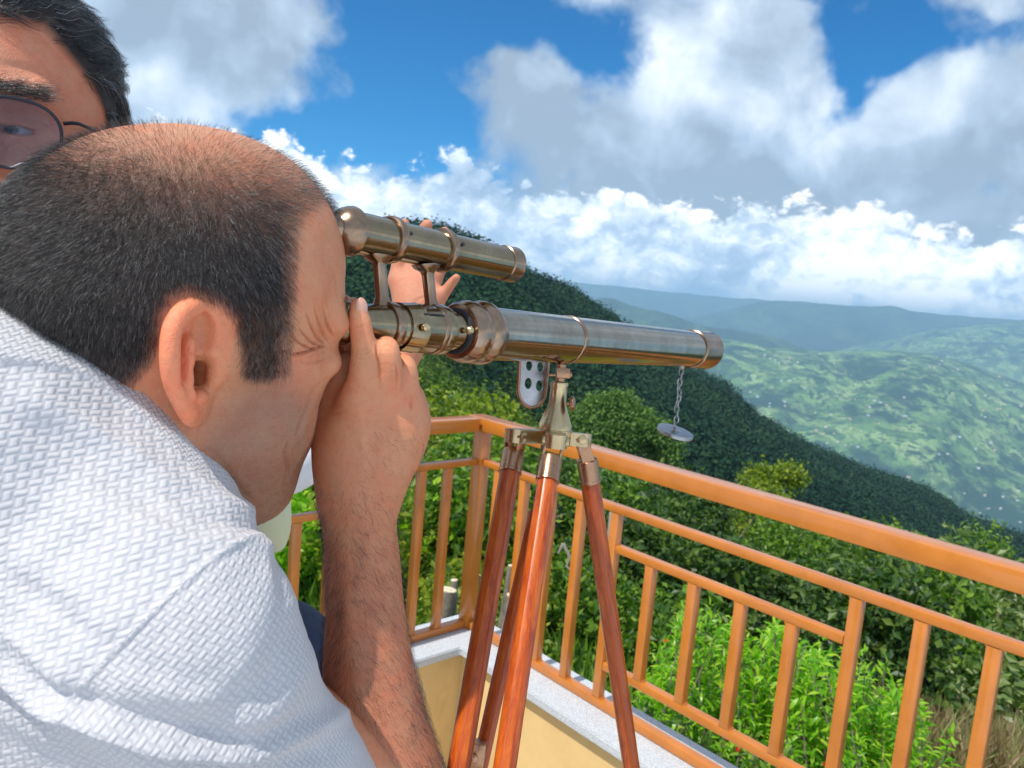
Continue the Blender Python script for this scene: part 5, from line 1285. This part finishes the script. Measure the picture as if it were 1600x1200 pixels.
# ================================================================ his shirt
sb_ = Body()
def shc(pts, k=.03): sb_.chain([(Pc(u, v, d), rp(r_, d)) for u, v, d, r_ in pts], k)
shc([(40, 722, .475, 232), (150, 845, .455, 206), (254, 965, .425, 190), (325, 1050, .430, 158), (404, 1128, .455, 114), (462, 1208, .480, 110), (522, 1300, .50, 104)], .012)
shc([(-160, 702, .425, 236), (-40, 704, .435, 236), (40, 724, .455, 228), (100, 790, .46, 215)], .02)
shc([(40, 722, .475, 236), (-20, 900, .50, 300), (-60, 1150, .53, 400), (-60, 1500, .55, 440)], .03)
shc([(150, 845, .455, 190), (160, 1050, .50, 230), (120, 1400, .53, 300)], .03)
shc([(120, 760, .52, 150), (180, 800, .62, 150), (250, 860, .68, 90), (300, 880, .68, 70)], .03)
shv, shf = sb_.surface((-.50, -.07, .32), (.03, .40, .82), .0034, 1)
shn = vnormals(shv, shf)
if (shn * (shv - Pc(60, 900, .5))).sum() < 0: shf = shf[:, ::-1]; shn = -shn
spx = topx(shv); sfacing = (shn * shv).sum(1) < .25 * np.linalg.norm(shv, axis=1)
# collar: raised fold above this line; runs round the neck
cd, ct = segdist(spx, smooth_line([(-260, 560), (-100, 556), (0, 566), (123, 584), (212, 645), (262, 690), (320, 745)]))
above = poly_in(spx, [(-400, 560), (-100, 556), (0, 566), (60, 570), (123, 584), (170, 612), (212, 645), (262, 690), (320, 745), (420, 600), (420, -400), (-400, -400)])
coll = np.clip(.5 + np.where(above, cd, -cd) / 13, 0, 1); coll = coll * coll * (3 - 2 * coll)
shv = shv + shn * (coll * .0030 * np.clip((290 - spx[:, 0]) / 60, 0, 1))[:, None]
seam = smooth_line([(470, 800), (440, 828), (395, 838), (350, 862), (308, 892), (255, 940), (203, 990), (150, 1045), (111, 1095), (60, 1180)])
shv = crease(shv, shn, spx, sfacing, [
    (seam, 5, .0012),
    ([(0, 1050), (40, 1075), (80, 1100), (111, 1108), (180, 1135), (247, 1157), (330, 1170), (400, 1172), (493, 1140), (540, 1112)], 12, .0075),
    ([(111, 1140), (247, 1190), (400, 1205), (520, 1170)], 16, -.006), ([(-50, 1110), (0, 1085), (60, 1120), (111, 1150)], 12, -.005),
    ([(300, 735), (340, 770), (400, 800), (440, 830)], 8, .002), ([(250, 760), (320, 800), (400, 825), (445, 836)], 10, -.002), ([(200, 800), (300, 840), (420, 850)], 12, .0015),
    ([(437, 850), (432, 880), (445, 930)], 9, -.002),
    ([(60, 620), (130, 660), (200, 700), (260, 740)], 14, .002), ([(0, 640), (90, 690), (180, 750), (260, 790)], 18, -.0025), ([(0, 760), (120, 800), (240, 850), (330, 870)], 24, .002),
    ([(0, 900), (90, 960), (160, 1030)], 22, -.003), ([(0, 980), (70, 1030), (120, 1085)], 14, .003), ([(450, 960), (420, 1050), (330, 1120)], 26, -.0018), ([(480, 1040), (440, 1100), (360, 1140)], 18, .002), ([(200, 1060), (280, 1090), (380, 1100)], 16, .002)])
shv = shv + shn * (fbm(shv[:, 0] * 100 + 50 + shv[:, 2] * 60, shv[:, 1] * 100 + 50, 5.5, 3, 5) * .0011)[:, None]
# trim the sleeve at its hem and keep the neck open
hemA = Pc(405, 1128, .455); hemB = Pc(530, 1300, .50); hd = (hemB - hemA) / np.linalg.norm(hemB - hemA)
cut = (shv - Pc(500, 1262, .49)) @ hd > 0
cut &= spx[:, 0] > 300
neckc = to_c(np.array([[-.03, 0, -.04]]))[0]
kf = ~(cut[shf].any(1)); shf = shf[kf]
# woven cloth coordinates: cylindrical about the body and about the sleeve
def cyl_uv(V, a, b, cell):
    ax = (b - a) / np.linalg.norm(b - a); x = V - a; z = x @ ax; ref = np.array([0, 0, -1.]); ref -= ax * (ref @ ax); ref /= np.linalg.norm(ref); o2 = np.cross(ax, ref)
    th = np.arctan2(x @ o2, x @ ref); R_ = np.linalg.norm(x - z[:, None] * ax, axis=1); return np.stack([th * .085 / cell, z / cell], 1)
sleeve = poly_in(spx, [tuple(p) for p in seam] + [(60, 1180), (60, 1600), (900, 1600), (900, 780), (480, 780)])
uvA = cyl_uv(shv, Pc(-60, 560, .49), Pc(240, 1200, .47), .0040); uvB = cyl_uv(shv, Pc(200, 900, .45), Pc(560, 1330, .50), .0038)
ca, sa_ = math.cos(.35), math.sin(.35); uvA = np.stack([uvA[:, 0] * ca - uvA[:, 1] * sa_, uvA[:, 0] * sa_ + uvA[:, 1] * ca], 1)
ca, sa_ = math.cos(-.22), math.sin(-.22); uvB = np.stack([uvB[:, 0] * ca - uvB[:, 1] * sa_, uvB[:, 0] * sa_ + uvB[:, 1] * ca], 1)
uvC = cyl_uv(shv, Pc(-60, 560, .49), Pc(240, 900, .47), .0031)
fs_ = sleeve[shf].mean(1) > .5; fc_ = coll[shf].mean(1) > .5
shirt = mesh_obj('shirt', W_all(shv), shf, M_cloth, man, True, 0)
uvl = shirt.data.uv_layers.new(name='UVMap'); li = np.empty(len(shirt.data.loops), np.int32); shirt.data.loops.foreach_get('vertex_index', li); fsl = np.repeat(fs_, 4); fcl = np.repeat(fc_, 4)
SUV = np.where(fsl[:, None], uvB[li], uvA[li]); SUV = np.where(fcl[:, None], uvC[li], SUV); uvl.data.foreach_set('uv', SUV.astype(np.float32).ravel())
# ================================================================ the second man, behind
man2 = thing('person', P(60, 700, .85), 'man with wavy black hair and glasses behind the first man, one hand raised', 'person')
R2, _, S2 = head_frame(math.radians(-77), math.radians(9), math.radians(3), (0, 0, 0), 1.05)
EY = np.array([.086, -.034, .021]); T2 = Pc(26, 203, .56) - R2 @ (EY * S2)
def to2(L_):
    Q = np.array(L_, float); Q[:, 1] *= 1 - .16 * np.clip((.045 - Q[:, 0]) / .08, 0, 1); return (Q * S2) @ R2.T + T2
b2 = head_body(Body(), False, 1.0, .35)
for s_ in (1, -1):
    b2.ell((.0935, .034 * s_, .0205), (.0110, .0145, .0032), .0025, op='s')
    b2.cone((.0895, .018 * s_, .0265), (.084, .050 * s_, .0265), .0030, .0026, .003); b2.cone((.0890, .020 * s_, .0150), (.083, .048 * s_, .0150), .0024, .0022, .003)
    b2.cone((.098, .012 * s_, .040), (.086, .047 * s_, .046), .0085, .007, .008)
v2, f2 = b2.surface((-.16, -.105, -.15), (.135, .105, .145), .0026, 1, 2)
l2 = v2.copy(); v2 = to2(v2); n2_ = vnormals(v2, f2)
if ((v2 - T2) * n2_).sum() < 0: f2 = f2[:, ::-1]; n2_ = -n2_
m2 = l2.copy(); m2[:, 1] = -np.abs(m2[:, 1]); p2 = topx(to2(m2)); pown = topx(v2)
# hair region in the head's own frame: above the hairline, behind the temple
hair2 = np.clip((l2[:, 2] - (.090 - 1.1 * np.clip(np.abs(l2[:, 1]) - .045, 0, 1) * 1.0 - np.clip(.056 - l2[:, 0], 0, 1) * 1.05)) / .005, 0, 1)
hair2 = np.where((l2[:, 0] < .036 ) & (l2[:, 2] > .0), 1, hair2); hair2 = np.where((l2[:, 0] < -.02) & (l2[:, 2] > -.06), 1., hair2)
ear2 = (np.abs(l2[:, 1]) > .077) & (l2[:, 2] < .042) & (l2[:, 2] > -.04) & (l2[:, 0] > -.05) & (l2[:, 0] < .005); hair2 = np.where(ear2, 0, hair2)
wave = .5 + .5 * np.sin(l2[:, 0] * 210 + np.sin(l2[:, 1] * 130) * 1.5)
v2 = v2 + n2_ * (hair2 * (.0020 + .0070 * np.clip((l2[:, 2] - .03) / .07, 0, 1)) * (.75 + .25 * wave))[:, None]
v2 = crease(v2, n2_, pown, n2_[:, 2] < .3, [([(0, 128), (20, 136), (45, 134)], 3, -.0010), ([(0, 150), (30, 146), (60, 150)], 3, -.0010), ([(92, 140), (100, 150), (106, 165)], 2.5, -.0008), ([(0, 100), (60, 112), (130, 150)], 5, -.0006),
   ([(0, 222), (30, 234), (60, 228)], 3, -.001), ([(60, 195), (75, 200), (85, 208)], 2, -.0008), ([(0, 300), (15, 285), (25, 260)], 4, -.001)])
n2_ = vnormals(v2, f2)
tn = np.ones((len(v2), 3)); tn *= 1 - hair2[:, None] * np.array([.965, .96, .95])
lp2 = (np.abs(l2[:, 1]) < .026) & (l2[:, 0] > .084) & (l2[:, 2] < -.036) & (l2[:, 2] > -.058); tn = np.where(lp2[:, None], tn * [.9, .6, .6], tn)
# arm and raised hand
a2 = Body()
def c2h(pts, k=.01, kj=None): a2.chain([(Pc(u, v, d), rp(q, d)) for u, v, d, q in pts], k, kj)
c2h([(500, 700, 1.02, 38), (560, 640, 1.06, 34), (628, 560, 1.10, 27), (648, 510, 1.115, 25), (650, 480, 1.12, 27)], .02)
c2h([(648, 490, 1.12, 26), (634, 452, 1.125, 24), (628, 440, 1.127, 20)], .02); c2h([(652, 490, 1.12, 26), (660, 450, 1.125, 24), (668, 436, 1.125, 20)], .02); c2h([(662, 495, 1.115, 20), (680, 460, 1.11, 14)], .015)
c2h([(622, 436, 1.127, 14), (624, 400, 1.125, 10.5), (628, 372, 1.12, 9.5), (632, 350, 1.115, 8)], .008, .004)
c2h([(642, 432, 1.13, 14), (650, 395, 1.13, 11), (660, 365, 1.125, 10), (667, 352, 1.12, 9)], .008, .004)
c2h([(662, 434, 1.13, 13), (676, 400, 1.13, 10.5), (688, 376, 1.125, 9), (695, 362, 1.12, 7.5)], .008, .004)
c2h([(674, 446, 1.125, 12), (688, 425, 1.125, 8), (694, 412, 1.12, 7)], .008, .004)
c2h([(676, 478, 1.11, 14), (694, 458, 1.105, 9), (706, 442, 1.10, 7.5), (713, 434, 1.095, 6)], .008, .004)
av2, af2 = a2.surface((-.30, -.27, .98), (-.06, .14, 1.18), .0034, 1); an2 = vnormals(av2, af2)
ap2 = topx(av2); av2 = crease(av2, an2, ap2, an2[:, 2] < .3, [([(640, 500), (652, 470), (680, 462)], 2.5, -.0006)])
tor2 = Body(); tor2.chain([(Pc(60, 330, .68), .052), (Pc(40, 470, .74), .07), (Pc(60, 640, .86), .14), (Pc(180, 1000, .98), .13)], .03); tor2.chain([(Pc(60, 560, .82), .08), (Pc(330, 700, .93), .05), (Pc(500, 700, 1.02), .033)], .03)
tv2, tf2 = tor2.surface((-.9, -.30, .50), (-.10, .60, 1.20), .010, 0)
skt = np.array([1., .98, .98])
V2, F2, TT2 = merge([(W_all(v2), f2, tn * skt), (W_all(av2), af2, np.tile([.92, .92, .90], (len(av2), 1))), (W_all(tv2), tf2, np.ones((len(tv2), 3)))])
body2 = mesh_obj('body', V2, F2, M_skin2, man2, True, 0); color_attr(body2, 'tint', TT2)
# eyes
M_eye, t = material('eye'); at = t.n('ShaderNodeAttribute', {'attribute_name': 'tint'}); t.set(t.b, 'Base Color', at.outputs['Color']); t.b.inputs['Roughness'].default_value = .08
gz = np.array([.93, .25, .02]); gz /= np.linalg.norm(gz)
for s_ in (1, -1):
    bm = bmesh.new(); bmesh.ops.create_uvsphere(bm, u_segments=48, v_segments=32, radius=.0122); vv = np.array([tuple(q.co) for q in bm.verts]); ff = [[q.index for q in f.verts] for f in bm.faces]; bm.free()
    g = vv @ gz / .0122; cc = np.where((g > .91)[:, None], [.035, .022, .015], [.36, .31, .29]); cc = np.where((g > .983)[:, None], [.004, .004, .004], cc)
    vv = to2(vv + np.array([.0772, .034 * s_, .0205])); eo = mesh_obj('eye', W_all(vv), ff, M_eye, man2, True, 0); color_attr(eo, 'tint', cc)
# hair
M_hair2 = hair_mat('wavy_black_hair', (.004, .005, .008), (.010, .011, .014), .22)
r = np.random.default_rng(21); V2w = W_all(v2); N2w = sw(n2_)
topw = np.clip((l2[:, 2] - .015) / .04, 0.12, 1)
def hair2_strands(nh, wg, Lr, name, jit, mat=M_hair2, rad=.00009):
    nroot = nh // 14; posc, fic = sample_surface(V2w, f2, wg, nroot, r); k = r.integers(0, nroot, nh)
    pos = posc[k] + r.normal(size=(nh, 3)) * .0013; q = f2[fic[k]]; nn = N2w[q].mean(1); nn /= np.linalg.norm(nn, axis=1, keepdims=True); lq = l2[q].mean(1)
    lay = sw(np.stack([-.8 + 0 * lq[:, 0], np.sign(lq[:, 1]) * .15 - .28, np.where(lq[:, 2] > .07, .15, -.5)], 1) @ R2.T); lay -= nn * (lay * nn).sum(1, keepdims=True) * .85; lay /= np.linalg.norm(lay, axis=1, keepdims=True)
    cj = r.normal(size=(nroot, 3))[k] * jit; L = (r.uniform(*Lr, nroot)[k] * r.uniform(.85, 1.1, nh))[:, None]; side = np.cross(nn, lay); ph = r.uniform(0, 6.3, nroot)[k][:, None]
    rows_ = []
    for a in (.2, .4, .6, .8, 1.): rows_.append(lay * L * a + nn * L * (.30 * a - .34 * a * a) + side * L * .10 * np.sin(ph + a * 4.5) + cj * L * a * .25)
    return strands(name, pos, rows_, mat, man2, rad * r.uniform(.7, 1.2, nh))
hair2_strands(30000, hair2 * topw, (.018, .034), 'hair', .3)
hair2_strands(1500, hair2 * np.clip((l2[:, 2] - .10) / .02, 0, 1), (.015, .026), 'loose_hair', .8, rad=.00007)
brow2 = np.exp(-((l2[:, 2] - .046 - .05 * np.clip(np.abs(l2[:, 1]) - .04, 0, 1)) / .0045) ** 2) * (np.abs(l2[:, 1]) > .012) * (np.abs(l2[:, 1]) < .054) * (l2[:, 0] > .06)
pos, fi = sample_surface(V2w, f2, brow2 + 1e-9, 2200, r); q = f2[fi]; nn = N2w[q].mean(1); lq = l2[q].mean(1)
dd_ = sw(np.stack([-.3 + 0 * lq[:, 0], np.sign(lq[:, 1]) * 1., .05 + 0 * lq[:, 0]], 1) @ R2.T) + nn * .3 + r.normal(size=nn.shape) * .2; strands('eyebrow', pos, [dd_ * .004, dd_ * .008], M_hair2, man2, .00007 * np.ones(2200))
# glasses: a thing resting on his face
gl = thing('glasses', W(to2(np.array([[.105, 0, .02]]))[0]), 'thin dark metal rimmed glasses on the face of the black-haired man', 'glasses')
M_rim, t = material('dark_rim'); t.set(t.b, 'Base Color', (.03, .03, .04)); t.b.inputs['Metallic'].default_value = .7; t.b.inputs['Roughness'].default_value = .3
M_lens = bpy.data.materials.new('lens'); M_lens.use_nodes = True; nt = M_lens.node_tree; nt.nodes.clear(); t = NT(nt)
ou = nt.nodes.new('ShaderNodeOutputMaterial'); tr = t.n('ShaderNodeBsdfTransparent', i0=(.66, .70, .80)); gs = t.n('ShaderNodeBsdfGlossy', i0=(.7, .8, 1.)); gs.inputs['Roughness'].default_value = .02
fr = t.n('ShaderNodeFresnel', IOR=1.5); mx = nt.nodes.new('ShaderNodeMixShader'); nt.links.new(fr.outputs[0], mx.inputs[0]); nt.links.new(tr.outputs[0], mx.inputs[1]); nt.links.new(gs.outputs[0], mx.inputs[2]); nt.links.new(mx.outputs[0], ou.inputs[0])
def rimpt(a, s_, k=1.):
    ca, sa = math.cos(a), math.sin(a); x = .0375 + .0285 * k * math.copysign(abs(ca) ** .85, ca); z = .018 + .0215 * k * math.copysign(abs(sa) ** .85, sa) - (.003 if sa < 0 and ca < 0 else 0)
    return np.array([.1105 - .30 * (x - .01) ** 1.0 * .75, x * s_, z])
for s_ in (1, -1):
    pts = [W(to2(rimpt(a, s_)[None])[0]) for a in np.linspace(0, 2 * math.pi, 49)]
    m = MB(); m.tube(pts, .00125, 8, False); m.build('rim', M_rim, gl)
    ring = [rimpt(a, s_, .985) for a in np.linspace(0, 2 * math.pi, 49)[:-1]]; cen = np.array([.1045, .0375 * s_, .018])
    vs = [cen + np.array([.0015, 0, 0])] + [(cen + np.array([.0015, 0, 0])) * .5 + p * .5 for p in ring] + ring; n = 48
    fs = [(0, 1 + i, 1 + (i + 1) % n) for i in range(n)] + [(1 + i, 1 + n + i, 1 + n + (i + 1) % n, 1 + (i + 1) % n) for i in range(n)]
    mesh_obj('lens', W_all(to2(np.array(vs))), fs, M_lens, gl, True, 0)
    m = MB(); m.tube([W(to2(np.array([p]))[0]) for p in smooth_line([(.0935, .0655 * s_, .028), (.085, .0735 * s_, .030), (.045, .0775 * s_, .028), (.0, .079 * s_, .026), (-.012, .080 * s_, .016)], 14)], .0014, 8); m.build('temple_arm', M_rim, gl)
m = MB(); m.tube([W(to2(np.array([p]))[0]) for p in smooth_line([(.110, .0095, .022), (.1135, .0, .026), (.110, -.0095, .022)], 10)], .0011, 8); m.build('bridge', M_rim, gl)
# clothing of the second man
M_cl2, t = material('plain_white_cloth'); tc = t.n('ShaderNodeTexCoord').outputs['Object']; t.set(t.b, 'Base Color', (.74, .76, .80)); t.b.inputs['Roughness'].default_value = .85; bump(t, t.m('ADD', t.noise(tc, 9, 3, .5), t.m('MULTIPLY', t.noise(tc, 700, 2), .03)), .5, .02)
M_nv, t = material('navy_cloth'); tc = t.n('ShaderNodeTexCoord').outputs['Object']; t.set(t.b, 'Base Color', (.012, .022, .060)); t.b.inputs['Roughness'].default_value = .75; bump(t, t.noise(tc, 14, 3, .5), .5, .015)
M_cr, t = material('cream_cloth'); tc = t.n('ShaderNodeTexCoord').outputs['Object']; t.set(t.b, 'Base Color', (.62, .62, .40)); t.b.inputs['Roughness'].default_value = .85; bump(t, t.noise(tc, 12, 3, .5), .4, .01)
s2b = Body()
def s2h(pts, k=.03, B=s2b): B.chain([(Pc(u, v, d), rp(q, d)) for u, v, d, q in pts], k)
s2h([(40, 500, .80, 135), (80, 700, .90, 200), (190, 980, 1.0, 190), (230, 1080, 1.02, 180)]); s2h([(60, 600, .86, 150), (330, 715, .95, 82), (430, 722, .99, 58), (482, 698, 1.012, 52), (500, 690, 1.02, 46)], .02)
sv2, sf2 = s2b.surface((-1.0, -.25, .55), (-.12, .56, 1.28), .007, 1); 
mesh_obj('shirt', W_all(sv2), sf2, M_cl2, man2, True, 0)
nb = Body(); s2h([(270, 1130, 1.0, 150), (425, 1045, .98, 108), (430, 1250, .98, 100), (425, 1900, 1.0, 75)], .03, nb); s2h([(240, 1100, 1.08, 160), (200, 1500, 1.12, 110), (220, 1950, 1.12, 75)], .03, nb)
nv_, nf_ = nb.surface((-.80, .28, .80), (-.18, 1.30, 1.32), .012, 1); mesh_obj('trousers', W_all(nv_), nf_, M_nv, man2, True, 0)
cb = Body(); s2h([(415, 770, .97, 36), (424, 818, .97, 30), (430, 845, .97, 18)], .02, cb); cb.ell(Pc(400, 780, .97), (.03, .06, .02), .02)  # hanging cloth made up for a cream shape of unknown nature
cv_, cf_ = cb.surface((-.40, .06, .90), (-.24, .26, 1.02), .0045, 1); mesh_obj('hanging_cloth', W_all(cv_), cf_, M_cr, man2, True, 0)
